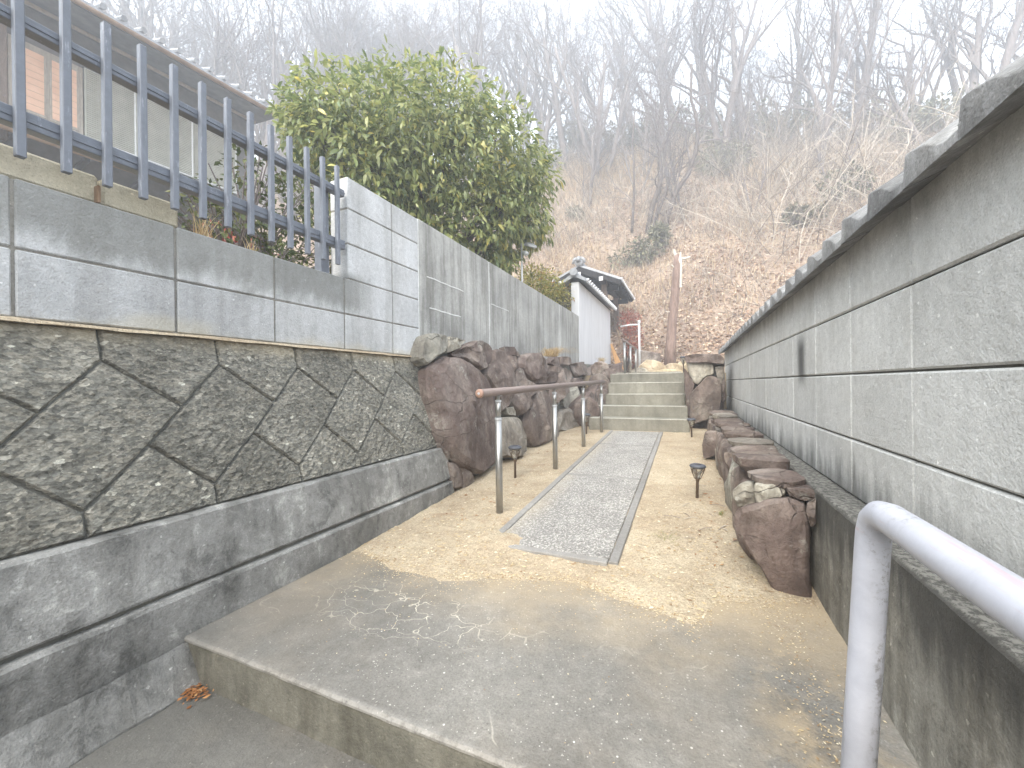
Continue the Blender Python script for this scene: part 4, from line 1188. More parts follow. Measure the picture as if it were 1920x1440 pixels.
# ================================================================== WHITE PLASTER WALL AND GATE ROOF
pw = tag(empty('plaster_wall', (-1.8, 8.6, .95)), 'short white plaster wall with a little tiled roof along its top', 'wall')
b = MB(); b.box(-1.875, -1.736, 7.0, 10.14, .9, 2.60, .004); b.build('wall', M['plaster'], pw)
b = MB(); b.box(-1.89, -1.72, 6.99, 10.15, 2.585, 2.606, .003); b.build('cornice', M['dark_wood'], pw)
capx = -1.8055
def cap_slope(sx):
    b = MB()
    b.slab([(capx + sx * .02, 6.96, 2.70), (capx + sx * .20, 6.96, 2.60), (capx + sx * .20, 10.16, 2.60), (capx + sx * .02, 10.16, 2.70)], (0, 0, -.025), .003)
    return b.build('tile_bed', M['tile'], pw)
for sx in (-1, 1): cap_slope(sx)
tb = MB(); tb.tube([(.03, 0, .115), (.205, 0, .018)], .026, 8); te = MB(); te.tube([(.206, 0, .017), (.226, 0, .006)], .04, 10); wte = te.mesh('tile_end', M['tile_end'])
tme = tb.mesh('roof_tile', M['tile'])
for k in range(19):
    for sx in (-1, 1):
        o = link('roof_tile', tme, pw, (capx, 7.06 + .17 * k, 2.595)); o.rotation_euler = (0, 0, 0 if sx > 0 else PI); link('tile_end', wte, o)
b = MB(); b.tube([(capx, 6.93, 2.735), (capx, 10.18, 2.735)], .055, 14); b.build('ridge', M['tile'], pw, True)
b = MB(); b.tube([(capx, 6.90, 2.745), (capx, 6.93, 2.745)], .068, 20); b.build('ridge_end', M['tile'], pw)
b = MB(); b.slab([(capx - .2, 6.94, 2.575), (capx - .07, 6.94, 2.64), (capx, 6.94, 2.665), (capx + .07, 6.94, 2.64), (capx + .2, 6.94, 2.575), (capx + .2, 6.94, 2.625), (capx + .06, 6.94, 2.715), (capx - .06, 6.94, 2.715), (capx - .2, 6.94, 2.625)], (0, .03, 0), .002); b.build('gable_end', M['tile'], pw)
fix(pw)

gt = tag(empty('gate_roof', (-2.5, 11.7, .95)), 'small gate with grey tiled gable roof and dark timber eaves behind the white wall', 'gate')
ax, az, lx, lz, qx, qz, gy0, gy1 = -2.545, 3.82, -3.25, 3.49, -1.50, 3.36, 10.3, 13.1
def roof_plane(nm, x0, z0, x1, z1, dz, th, mat, y0=gy0, y1=gy1, c=.004):
    b = MB(); b.slab([(x0, y0, z0 + dz), (x1, y0, z1 + dz), (x1, y1, z1 + dz), (x0, y1, z0 + dz)], (0, 0, -th), c); return b.build(nm, mat, gt)
roof_plane('roof', ax, az, qx, qz, .04, .036, M['tile']); roof_plane('roof', ax, az, lx, lz, .04, .036, M['tile'])
roof_plane('eave_boards', ax, az, qx + -.03, qz + .013, .0, .04, M['dark_wood'], gy0 + .03, gy1 - .03); roof_plane('eave_boards', ax, az, lx + .03, lz + .013, .0, .04, M['dark_wood'], gy0 + .03, gy1 - .03)
for (x1, z1) in ((qx, qz), (lx, lz)):
    d = Vector((x1 - ax, 0, z1 - az)); L = d.length; d.normalize()
    tb = MB(); tb.tube([Vector((0, 0, .042)) + d * .1, Vector((0, 0, .042)) + d * (L + .015)], .03, 8)
    me = tb.mesh('roof_tile', M['tile'])
    te = MB(); te.tube([Vector((0, 0, .042)) + d * (L + .016), Vector((0, 0, .042)) + d * (L + .03)], .04, 10); tem = te.mesh('tile_end', M['tile_end'])
    for k in range(14):
        o = link('roof_tile', me, gt, (ax, gy0 + .06 + .205 * k, az)); link('tile_end', tem, o)
    for k in range(9):
        b = MB(); y = gy0 + .15 + .31 * k
        b.slab([(ax + d.x * .1, y, az + d.z * .1 - .042), (ax + d.x * (L - .05), y, az + d.z * (L - .05) - .042), (ax + d.x * (L - .05), y, az + d.z * (L - .05) - .10), (ax + d.x * .1, y, az + d.z * .1 - .10)], (0, .05, 0), .003)
        b.build('rafter', M['dark_wood'], gt)
    b = MB()
    b.slab([(ax, gy0 + .0, az + .0), (ax + d.x * L, gy0, az + d.z * L + .0), (ax + d.x * L, gy0, az + d.z * L - .12), (ax, gy0, az - .17)], (0, .045, 0), .003); b.build('barge_board', M['dark_wood'], gt)
b = MB(); b.box(ax - .09, ax + .09, gy0 + .02, gy1 - .02, az + .04, az + .13, .01); b.build('ridge', M['tile'], gt)
b = MB(); b.tube([(ax, gy0 - .01, az + .155), (ax, gy1, az + .155)], .055, 12); b.build('ridge_roll', M['tile'], gt, True)
b = MB()
b.tube([(ax, gy0 - .04, az + .10), (ax, gy0 + .02, az + .10)], .105, 18)
for sx in (-1, 1):
    b.tube([(ax + sx * .05, gy0 - .02, az + .2), (ax + sx * .12, gy0 - .02, az + .17), (ax + sx * .16, gy0 - .02, az + .08)], [.05, .045, .03], 8)
b.tube([(ax, gy0 - .02, az + .12), (ax, gy0 - .03, az + .25)], [.075, .04], 10); b.build('ridge_ornament', M['tile'], gt, True)
for (x, zz) in ((-1.98, 3.44), (-3.05, 3.44), (ax, 3.62)):
    b = MB(); b.box(x - .055, x + .055, gy0 - .005, gy1 - .1, zz - .06, zz + .05, .004); be = b.build('purlin', M['dark_wood'], gt)
    b = MB(); b.box(x - .05, x + .05, gy0 - .03, gy0 - .008, zz - .055, zz + .05, .003); b.build('white_end', M['plaster'], be)
for y in (10.75, 12.6):
    for x in (-1.98, -3.0): box_obj('post', M['wood'], gt, x - .07, x + .07, y - .07, y + .07, .9, 3.46, .006)
    b = MB(); b.box(-3.25, -1.62, y - .06, y + .06, 3.2, 3.33, .006); b.build('beam', M['dark_wood'], gt)
fix(gt)

# ---- lamp pole with camera behind the concrete wall
lp = tag(empty('lamp_pole', (-1.95, 4.86, 1.95)), 'thin white pole with a flood lamp and a security camera above the concrete wall', 'lamp pole')
b = MB(); b.tube([(-1.95, 4.86, 1.7), (-1.95, 4.86, 2.62)], .013, 10); b.build('pole', M['white_metal'], lp, True)
b = MB(); b.box(-1.99, -1.915, 4.80, 4.92, 1.99, 2.03, .006); b.tube([(-1.95, 4.80, 2.03), (-1.95, 4.86, 2.06), (-1.95, 4.92, 2.03)], .02, 8); b.build('clamp', M['lamp_black'], lp)
b = MB(); b.lathe([(.02, -.012), (.07, -.008), (.09, 0), (.08, .02), (.03, .035)], 18); hd_ = b.build('lamp_head', M['white_metal'], lp, True, loc=(-1.86, 4.95, 2.60)); hd_.rotation_euler = (.3, .45, 0)
b = MB(); b.tube([(-1.95, 4.86, 2.60), (-1.90, 4.91, 2.61)], .008, 6); b.build('arm', M['white_metal'], lp)
b = MB(); b.tube([(-1.90, 4.86, 2.49), (-1.86, 4.80, 2.455)], [.028, .03], 12); b.tube([(-1.95, 4.86, 2.52), (-1.90, 4.865, 2.49)], .007, 6); b.build('camera_body', M['white_metal'], lp, True)
fix(lp)

# ================================================================== HOUSE
H_ = Vector((.12, .993, 0)).normalized(); NN = Vector((.993, -.12, 0)).normalized(); HP = Vector((-10.8, 4.5, 0))
hs = empty('house', HP); hs.rotation_euler = (0, 0, math.atan2(H_.y, H_.x) - PI / 2)
tag(hs, 'dark old two storey house with shuttered windows behind the metal fence', 'house')
# local frame: x towards the alley, y along the wall, z up
def hb(name, mat, x0, x1, y0, y1, z0, z1, parent=None, c=.006):
    b = MB(); b.box(x0, x1, y0, y1, z0, z1, c); return b.build(name, mat, parent or hs)
hb('upper_wall', M['house_wall'], -6, -.06, -6, 2.6, 4.6, 7.85)
hb('lower_wall', M['house_wall'], -5.9, -.02, -6, 3.2, 1.3, 4.9)
hb('corner_post', M['wood'], -.1, .05, -1.66, -1.47, 5.2, 7.7)
w = hb('window_frame', M['frame_wood'], -.05, .01, -1.46, -.52, 5.74, 7.12)
for (y0, y1) in ((-1.40, -1.00), (-.97, -.575)):
    hb('sash', M['frame_wood'], -.02, .022, y0, y1, 5.84, 7.02, w)
    for k in range(9):
        z0 = 5.89 + k * .123
        hb('pane', M['paper'], .0, .028, y0 + .035, y1 - .035, z0, z0 + .116, w, .001)
def shutter(y0, y1):
    s_ = hb('shutter', M['shutter'], -.05, .0, y0, y1, 5.76, 7.16)
    b = MB()
    n = 34
    for k in range(n):
        z = 5.80 + k * .04
        b.add([(.002, y0 + .03, z), (.022, y0 + .03, z + .004), (.022, y0 + .03, z + .024), (.002, y0 + .03, z + .036),
               (.002, y1 - .03, z), (.022, y1 - .03, z + .004), (.022, y1 - .03, z + .024), (.002, y1 - .03, z + .036)],
              [(0, 1, 5, 4), (1, 2, 6, 5), (2, 3, 7, 6), (0, 3, 2, 1), (4, 5, 6, 7)])
    tag(b.build('slats', M['shutter'], s_), kind='stuff')
    hb('stile', M['sealant'], .0, .035, y1 - .03, y1 - .002, 5.77, 7.15, s_, .002)
    hb('sill', M['sealant'], .0, .05, y0 + .002, y1 - .002, 5.74, 5.775, s_, .002)
for y0, y1 in ((-.50, .275), (.28, 1.30), (1.305, 2.24)): shutter(y0, y1)
b = MB(); b.slab([(1.0, -7, 7.66), (1.0, 2.72, 7.62), (-.3, 2.72, 7.85), (-.3, -7, 7.88)], (0, 0, .03), .002); b.build('soffit', M['soffit'], hs)
hb('soffit_batten', M['frame_wood'], .22, .27, -7, 2.6, 7.66, 7.72)
b = MB(); b.slab([(1.08, -7, 7.79), (1.08, 2.85, 7.745), (-4.5, 2.85, 9.9), (-4.5, -7, 9.95)], (0, 0, -.08), .004); b.build('roof', M['tile'], hs)
b = MB(); b.tube([(1.08, -7, 7.685), (1.08, 2.85, 7.64)], .045, 8); b.build('gutter', M['gutter'], hs, True)
tb = MB(); tb.tube([(1.14, 0, .06), (.3, 0, .385)], [.05, .05], 8); rt_me = tb.mesh('eave_tile', M['tile'])
for k in range(33): link('eave_tile', rt_me, hs, (0, -6.6 + .29 * k, 7.735 + .0046 * (9 - k * .29)))
# lower roof
b = MB(); b.slab([(1.25, -7, 5.02), (1.25, 3.4, 4.98), (.0, 3.4, 5.5), (.0, -7, 5.54)], (0, 0, -.05), .003); b.build('lower_roof', M['tile'], hs)
tb = MB(); tb.tube([(1.28, 0, .02), (.2, 0, .45)], .06, 8); rl_me = tb.mesh('eave_tile', M['tile'])
for k in range(37): link('eave_tile', rl_me, hs, (0, -6.8 + .275 * k, 5.02 - .00385 * k * .275))
b = MB(); b.tube([(1.30, -7, 4.93), (1.30, 3.4, 4.89)], .055, 8); b.build('gutter', M['gutter'], hs, True)
for k in range(12): hb('rafter', M['dark_wood'], .0, 1.2, -6.4 + k * .8, -6.32 + k * .8, 4.83, 4.90)

# ================================================================== PLANTS
def leaf_mesh(name, mat, L, W, droop=.35, fold=.18):
    b = MB(); n = 4
    for i in range(n + 1):
        t = i / n; w_ = W * math.sin(PI * min(1, t * .92 + .06)) ** .8 * (1 if t < .97 else .15)
        x = L * t; z = -droop * L * t * t
        b.v += [(x, -w_, z + fold * w_), (x, 0, z), (x, w_, z + fold * w_)]
    for i in range(n):
        a = i * 3; b.f += [(a, a+1, a+4, a+3), (a+1, a+2, a+5, a+4)]
    return b.mesh(name, mat, True, False)
def leaf_into(b, p, rot, L, W, droop, n=3):
    base = len(b.v)
    for i in range(n + 1):
        t = i / n; w_ = W * math.sin(PI * min(1, t * .9 + .07)) ** .8
        if i == n: w_ = W * .06
        x = L * t; z = -droop * L * t * t
        for q in ((x, -w_, z + .2 * w_), (x, 0, z), (x, w_, z + .2 * w_)): b.v.append(tuple(p + rot @ Vector(q)))
    for i in range(n):
        a = base + i * 3; b.f += [(a, a+1, a+4, a+3), (a+1, a+2, a+5, a+4)]
from mathutils import Euler
def leaf_rot(out, rr, down=.35):
    d = (out + Vector((rr.gauss(0, .55), rr.gauss(0, .55), rr.gauss(-down, .45)))).normalized()
    q = d.to_track_quat('X', 'Z').to_matrix()
    return q @ Euler((rr.gauss(0, .6), 0, 0)).to_matrix()

LUMPS = [(-3.65, 3.54, 3.86, 0.60), (-3.1, 4.0, 3.96, 0.68), (-2.61, 4.32, 4.16, 0.44), (-3.24, 3.61, 3.48, 0.76), (-2.63, 4.09, 3.65, 0.82),
         (-2.18, 4.61, 3.69, 0.62), (-1.98, 4.94, 3.45, 0.5), (-3.69, 3.2, 3.49, 0.38), (-2.11, 4.75, 2.99, 0.50), (-2.45, 4.39, 2.95, 0.62),
         (-2.93, 3.96, 3.09, 0.63), (-3.23, 3.5, 3.13, 0.5), (-2.25, 4.8, 2.69, 0.33), (-3.79, 3.26, 3.78, 0.33), (-1.92, 5.1, 3.0, 0.32), (-3.3, 3.3, 2.7, .4), (-2.75, 4.0, 2.5, .42), (-2.3, 4.7, 2.35, .3)]
et = tag(empty('evergreen_tree', (-2.9, 4.3, 1.3)), 'broad leafy evergreen tree with yellowish tips behind the concrete wall', 'tree')
b = MB()
for (x, y, z, r) in LUMPS:
    p0 = Vector((-2.88 + R.uniform(-.06, .06), 4.25 + R.uniform(-.06, .06), 1.3)); p3 = Vector((x, y, z + r * .3))
    p1 = Vector((-2.88 + R.uniform(-.1, .1), 4.25 + R.uniform(-.1, .1), 2.1)); p2 = p1.lerp(p3, .55) + Vector((R.uniform(-.12, .12), R.uniform(-.12, .12), -.1))
    b.tube([p0, p1, p2, p3], [.05, .038, .022, .006], 6)
    for _ in range(9):
        q = Vector((x, y, z)) + Vector((R.gauss(0, 1), R.gauss(0, 1), R.gauss(0, 1))).normalized() * r * R.uniform(.4, .85)
        b.tube([p2.lerp(p3, R.random()), (p2.lerp(p3, .6) + q) / 2, q], [.008, .006, .003], 4)
b.build('trunk', M['bark_dark'], et)
cb = MB(); near = []
camv = Vector((0, 0, .8))
for (x, y, z, r) in LUMPS:
    c = Vector((x, y, z)); n = int(4300 * r ** 1.5)
    k = 0
    while k < n:
        d = Vector((R.gauss(0, 1), R.gauss(0, 1), R.gauss(0, 1))).normalized()
        rad = r * (1.06 * R.random() ** .33)
        if mnoise.noise((c + d * r) * 3.4) < -.28 and R.random() < .8: k += 1; continue
        # leaves stand in small whorls at the twig ends
        tip = c + d * rad
        if tip.x > -1.62 and tip.z < 2.2: k += 1; continue
        out = (d + Vector((0, 0, .05))).normalized()
        for _ in range(4):
            p = tip + Vector((R.gauss(0, .03), R.gauss(0, .03), R.gauss(0, .03))); L = R.choice((.05, .07, .085, .105)) * R.uniform(.85, 1.15)
            rot = leaf_rot(out, R, .55)
            vis = rad > r * .97 and (camv - p).normalized().dot(d) > .35
            if vis and len(near) < 3000 and R.random() < .35: near.append((p, rot, L, (camv - p).length))
            else: leaf_into(cb, p, rot, L, L * .17, R.uniform(.2, .6))
            k += 1
cr = cb.build('crown', M['leaf'], et, True, False); tag(cr, kind='stuff')
near.sort(key=lambda q: q[3]); R.shuffle(near[:1]) 
pick = near[::max(1, len(near) // 290)][:290]
rest = [q for q in near if q not in pick]
lb = MB()
for p, rot, L, _ in rest: leaf_into(lb, p, rot, L, L * .17, .4)
tag(lb.build('outer_leaves', M['leaf'], et, True, False), kind='stuff')
def m_leaf_one():
    n = NT('evergreen leaf')
    col = n.ramp(n.objrand(), [(0, (0.11, 0.155, 0.055)), (0.5, (0.24, 0.275, 0.095)), (0.85, (0.38, 0.39, 0.15)), (1, (0.55, 0.46, 0.12))])
    return n.done(col, .38, spec=.5)
M['leaf_one'] = m_leaf_one()
lms = [leaf_mesh('leaf', M['leaf_one'], .12, .020, dr) for dr in (.2, .4, .65)]
for p, rot, L, _ in pick:
    o = link('leaf', R.choice(lms), et); o.matrix_local = Matrix.Translation(p) @ rot.to_4x4() @ Matrix.Scale(L / .12 * 1.1, 4)
fix(et)

def shrub(name, loc, blobs, n, L, mat, label, cat='shrub', stems=10, seed=0, W=.26, height=None, group=None, down=.1, stem_mat=None):
    """blobs: (x,y,z,r) in world space"""
    rr = random.Random(seed); root = empty(name, loc); lo = Vector(loc)
    cb = MB(); sb = MB(); tot = sum(q[3] ** 2 for q in blobs)
    for (x, y, z, r) in blobs:
        c = Vector((x, y, z)) - lo
        for _ in range(int(n * r * r / tot)):
            d = Vector((rr.gauss(0, 1), rr.gauss(0, 1), rr.gauss(0, 1))).normalized()
            if mnoise.noise((c + d * r) * (1.6 / r) + Vector((seed, 0, 0))) < -.2: continue
            p = c + d * r * rr.random() ** .35 * rr.uniform(.85, 1.15)
            l = L * rr.uniform(.6, 1.3); leaf_into(cb, p, leaf_rot(d, rr, down), l, l * W, rr.uniform(.1, .4), 2)
        for _ in range(stems):
            d = Vector((rr.gauss(0, 1), rr.gauss(0, 1), rr.uniform(-.1, 1.3))).normalized()
            q = c + d * r * rr.uniform(.7, 1.2); mid = Vector((c.x * .5, c.y * .5, c.z * .5)) + Vector((rr.gauss(0, .1), rr.gauss(0, .1), 0)) * r
            sb.tube([(rr.gauss(0, .05) * r, rr.gauss(0, .05) * r, 0), mid, q], [.018 * r + .003, .012 * r + .002, .003], 4)
    sb.build('stems', stem_mat or M['bark'], root); tag(cb.build('foliage', mat, root, False, False), kind='stuff')
    return tag(root, label, cat, group)

shrub('fence_shrub', (-2.35, 1.55, 1.36), [(-2.25, 1.25, 1.66, .14), (-2.3, 1.45, 1.80, .20), (-2.3, 1.7, 1.62, .22), (-2.4, 1.85, 1.95, .24), (-2.45, 1.65, 2.12, .16), (-2.2, 1.9, 1.55, .2), (-2.1, 1.55, 1.45, .13)], 2600, .036, M['leaf_shrub'], 'twiggy small leaved shrub right behind the metal fence', seed=2, stems=14)
shrub('wall_shrub', (-2.35, 2.6, 1.36), [(-2.3, 2.3, 1.75, .25), (-2.45, 2.6, 2.0, .3), (-2.5, 2.5, 1.6, .3), (-2.6, 2.2, 2.3, .25)], 1800, .06, M['leaf_shrub'], 'dark green shrub below the evergreen tree behind the block pillar', seed=3)
shrub('red_shrub', (-3.4, 2.2, 1.36), [(-3.2, 1.9, 1.85, .16), (-3.3, 2.15, 1.92, .15), (-3.1, 1.95, 1.75, .14), (-3.2, 2.3, 1.8, .14)], 900, .05, M['leaf_red'], 'reddish leaved shrub behind the fence below the house gutter', seed=4)
shrub('seedling', (-1.80, 1.36, 1.40), [(-1.80, 1.36, 1.45, .045), (-1.80, 1.42, 1.43, .03)], 60, .028, M['leaf_shrub'], 'little green seedling on top of the block wall under the fence', 'seedling', stems=3, seed=5)
shrub('golden_shrub', (-2.4, 7.0, 1.36), [(-2.12, 5.7, 2.2, .27), (-2.25, 6.1, 2.38, .34), (-2.25, 6.6, 2.42, .36), (-2.15, 7.0, 2.36, .32), (-2.25, 7.5, 2.3, .34), (-2.2, 7.9, 2.1, .25)], 6500, .05, M['leaf_gold'], 'golden green shrub behind the concrete wall beside the gate', seed=6, stems=5)
shrub('brown_shrub', (-2.1, 6.75, 1.36), [(-2.02, 6.75, 2.05, .16), (-2.0, 6.9, 2.2, .13)], 500, .05, M['leaf_olive'], 'small brownish shrub squeezed against the white wall end', seed=7)
shrub('red_maple', (-1.55, 11.0, .93), [(-1.35, 10.6, 2.35, .30), (-1.25, 10.6, 1.95, .26), (-1.3, 10.5, 1.6, .22), (-1.15, 10.7, 1.35, .2), (-1.15, 10.5, 1.1, .15)], 2600, .05, M['leaf_red'], 'small red leaved maple beside the end of the white wall', 'tree', seed=8, stems=12)

# ---- upper terrace things
TR = [((-.72, 9.2, 1.12), .30, .24, 'large pale yellow rock on the terrace beside the upper handrail'), ((-.30, 9.35, 1.12), .26, .14, 'flat topped tan rock on the terrace below the dead trunk'),
      ((-.05, 9.6, 1.2), .22, .14, 'small pinkish rock at the right foot of the dead trunk'), ((-.35, 9.0, 1.0), .42, .10, 'long low mossy slab in front of the terrace rocks'), ((-.95, 9.1, 1.02), .2, .14, 'grey stone left of the pale yellow rock'), ((.3, 9.5, 1.08), .3, .2, 'brown rock behind the stone pier')]
for i, ((x, y, z), w_, h_, lab) in enumerate(TR):
    rt = tag(empty('terrace_rock', (x, y, .93)), lab, 'rock')
    P = [(w_ * math.cos(a) * R.uniform(.85, 1.1), 0, max(-.02, (z - .93) * .75 + h_ * math.sin(a) * R.uniform(.85, 1.1))) for a in [2 * PI * q / 10 for q in range(10)]]
    o = rock_from(P, (.05, -1, .2), h_ * .5, h_ * 2.2, 600 + i, 'stone', M['rock_tan'] if i != 4 else M['rock_grey'], rt)
dt = tag(empty('dead_tree', (-.39, 11.2, 1.2)), 'tall dead peeling tree trunk with broken top at the foot of the hill', 'dead tree')
b = MB(); ps = [(-.42, 11.2, 1.2), (-.40, 11.2, 1.7), (-.345, 11.2, 2.4), (-.27, 11.2, 3.1), (-.21, 11.2, 3.7), (-.20, 11.2, 4.05)]
b.tube(ps, [.155, .125, .115, .108, .115, .085], 12); b.build('trunk', M['dead_wood'], dt, True)
for pts_, rd in (([(-.21, 11.18, 3.62), (-.16, 11.15, 3.9), (-.13, 11.15, 4.1)], [.06, .05, .02]), ([(-.19, 11.2, 3.95), (-.02, 11.16, 3.93), (.1, 11.14, 3.95)], [.035, .03, .018]), ([(-.2, 11.2, 3.9), (-.27, 11.16, 4.1), (-.29, 11.15, 4.2)], [.045, .035, .012]),
                 ([(-.27, 11.15, 3.72), (-.36, 11.1, 3.8)], [.025, .01]), ([(-.16, 11.15, 3.7), (-.03, 11.1, 3.77)], [.02, .008]), ([(-.35, 11.15, 2.6), (-.5, 11.1, 2.62)], [.02, .01]), ([(-.14, 11.12, 3.2), (-.12, 11.1, 3.9)], [.03, .02])):
    b = MB(); b.tube(pts_, rd, 7); b.build('broken_branch', M['dead_white'], dt)
fix(dt)
wp = tag(empty('white_post', (-.85, 9.3, .93)), 'thin white pipe post with a side arm behind the upper handrail', 'post')
b = MB(); b.tube([(-1.0, 9.6, .9), (-1.0, 9.6, 2.18)], .024, 12); b.build('pipe', M['white_metal'], wp, True)
b = MB(); b.tube([(-1.0, 9.6, 2.12), (-1.18, 9.55, 2.12), (-1.4, 9.5, 2.09)], [.022, .02, .018], 10); b.build('arm', M['white_metal'], wp, True)
b = MB(); b.tube([(-1.0, 9.6, 2.16), (-1.0, 9.6, 2.22)], .035, 12); b.build('cap', M['white_metal'], wp)
fix(wp)
ob = tag(empty('orange_board', (-1.5, 9.9, .93)), 'orange wooden board leaning against the end of the white wall', 'board')
b = MB(); b.slab([(-1.72, 9.98, 1.75), (-1.68, 9.98, 1.75), (-1.32, 9.9, .96), (-1.52, 9.9, .96)], (0, .03, 0), .002); b.build('plank', M['orange_board'], ob); fix(ob)
b = MB(); b.slab([(-1.2, 10.2, .92), (-.55, 10.2, .92), (-.62, 10.2, 1.5), (-1.15, 10.2, 1.62)], (0, .5, 0), .03)
tag(b.build('stone_block', M['rock']), 'dark brown stone block behind the upper handrail', 'rock')

# ================================================================== BARE TREES ON THE HILL
def grow(tb, bb, p, d, L, r, lev, rr, maxlev, upw, spread, counts):
    n = 6 if lev == 0 else (5 if lev == 1 else 4)
    pts = [p]; rad = [r]; q = p.copy(); dd = d.copy()
    for i in range(n):
        wob = (.09, .16, .22, .28, .3)[lev]
        dd = (dd + Vector((rr.gauss(0, wob), rr.gauss(0, wob), rr.gauss(0, wob) + upw[min(lev, 3)] * .12))).normalized()
        q = q + dd * (L / n); pts.append(q.copy()); rad.append(max(.005, r * (1 - (.62 if lev == 0 else .8) * (i + 1) / n)))
    (tb if lev == 0 else bb).tube(pts, rad, (7, 5, 4, 3, 3)[lev], lev == 0)
    if lev >= maxlev: return
    c = counts[lev]
    for k in range(c):
        t = (.25 + .75 * (k + rr.random()) / c) if lev else (.30 + .70 * (k + rr.random()) / c)
        i = min(n - 1, int(t * n)); f = t * n - i
        bp = pts[i].lerp(pts[i + 1], f); bd = (pts[i + 1] - pts[i]).normalized()
        a = rr.uniform(0, 2 * PI); o1 = bd.orthogonal().normalized(); o2 = bd.cross(o1)
        s = spread[lev] * rr.uniform(.6, 1.25)
        nd = (bd * math.cos(s) + (o1 * math.cos(a) + o2 * math.sin(a)) * math.sin(s)).normalized()
        rb_ = (rad[i] * (1 - f) + rad[i + 1] * f)
        grow(tb, bb, bp, nd, L * (.62, .56, .52, .5)[lev] * rr.uniform(.65, 1.2) * (1.25 - .5 * t if lev == 0 else 1), max(.005, rb_ * rr.uniform(.45, .7)), lev + 1, rr, maxlev, upw, spread, counts)
def tree_variant(seed, H, r, spread=(.55, .55, .6, .7), counts=(9, 5, 5, 2), upw=(.4, .9, .7, .4), maxlev=4, stems=1, mat='bark'):
    rr = random.Random(seed); tb, bb = MB(), MB()
    for s in range(stems):
        a = rr.uniform(0, 2 * PI); tilt = 0.08 if stems == 1 else .28
        d = Vector((math.cos(a) * tilt, math.sin(a) * tilt, 1)).normalized()
        grow(tb, bb, Vector((math.cos(a) * .1 * (stems > 1), math.sin(a) * .1 * (stems > 1), -.3)), d, H * rr.uniform(.85, 1.0) * .72, r * 1.3 * (1 if stems == 1 else .75), 0, rr, maxlev, upw, spread, counts)
    return tb.mesh('trunk', M[mat], True, False), bb.mesh('branches', M[mat], False, False)
VAR = [tree_variant(1, 9, .15), tree_variant(2, 10, .16, (.45, .5, .6, .7)), tree_variant(3, 8, .13, (.65, .6, .65, .7), (10, 5, 5, 2)), tree_variant(4, 11, .17, (.4, .45, .55, .6), (11, 5, 5, 2)),
       tree_variant(5, 8, .12, (.5, .5, .6, .7), (6, 5, 5, 2), stems=2), tree_variant(6, 9, .14, (.5, .55, .6, .7), (6, 5, 5, 2), stems=3), tree_variant(7, 7, .10, (.7, .65, .7, .8), (9, 5, 4, 2)), tree_variant(8, 10, .13, (.35, .45, .55, .6), (12, 5, 5, 2))]
def put_tree(var, x, y, s, rz, label, group=None, name='bare_tree', tilt=(0, 0)):
    o = tag(empty(name, (x, y, hill_n(x, y) - .05), rz), label, 'tree', group)
    o.rotation_euler = (tilt[0], tilt[1], rz); o.scale = (s, s, s)
    for me in VAR[var]: link(me.name.split('.')[0], me, o)
    return o
# one kind of label for every tree that nothing tells apart
CREST = 'bare grey tree in the dense hazy wood along the crest of the hill'
SLOPE = 'thin bare sapling among the brush on the hillside'
LEFTG = 'bare branching tree rising behind the roof of the dark house'
TR_ = random.Random(5)
n_ = 0
for k in range(58):                                   # crest, from the gate round to the right
    u = (k + TR_.uniform(-.35, .35)) / 58
    az = math.radians(-40 + 68 * u); r = TR_.uniform(22.5, 34)
    x, y = r * math.sin(az) / .9, r * math.cos(az)
    put_tree(TR_.choice((0, 1, 3, 7, 4, 2)), x, y, TR_.uniform(1.0, 1.5) * (1.0 if x < 4 else .8), TR_.uniform(0, 6.28), CREST, 'bare trees along the hill crest')
for k in range(36):                                   # left, behind the house
    az = math.radians(-68 + 30 * (k + TR_.random()) / 36); r = TR_.uniform(24, 36)
    x, y = r * math.sin(az), r * math.cos(az)
    put_tree(TR_.choice((0, 2, 1, 6, 3)), x, y, TR_.uniform(1.15, 1.6), TR_.uniform(0, 6.28), LEFTG, 'bare trees behind the house')
for k in range(16):
    az = math.radians(TR_.uniform(-14, 16)); r = TR_.uniform(17, 27)
    x, y = r * math.sin(az), r * math.cos(az)
    put_tree(TR_.choice((6, 4, 7)), x, y, TR_.uniform(.4, .62), TR_.uniform(0, 6.28), SLOPE, 'saplings on the hillside', 'sapling')
put_tree(0, -4.67, 21.3, .62, 1.0, 'slender grey tree forking low among tan grass right of the evergreen tree')
put_tree(3, 8.6, 26.0, 1.0, .4, 'stout many limbed bare tree standing out at the right end of the crest')
put_tree(1, 10.6, 25.0, .95, 2.2, 'bare tree leaning right over the tile coping of the long wall', tilt=(0, .35))
put_tree(2, 14.5, 30, 1.0, 3.2, 'bare tree above the right end of the tile coping, half hidden by it')
put_tree(2, -13.5, 15.5, 1.15, .5, 'dark limbed bare tree with curved boughs directly above the house roof edge')
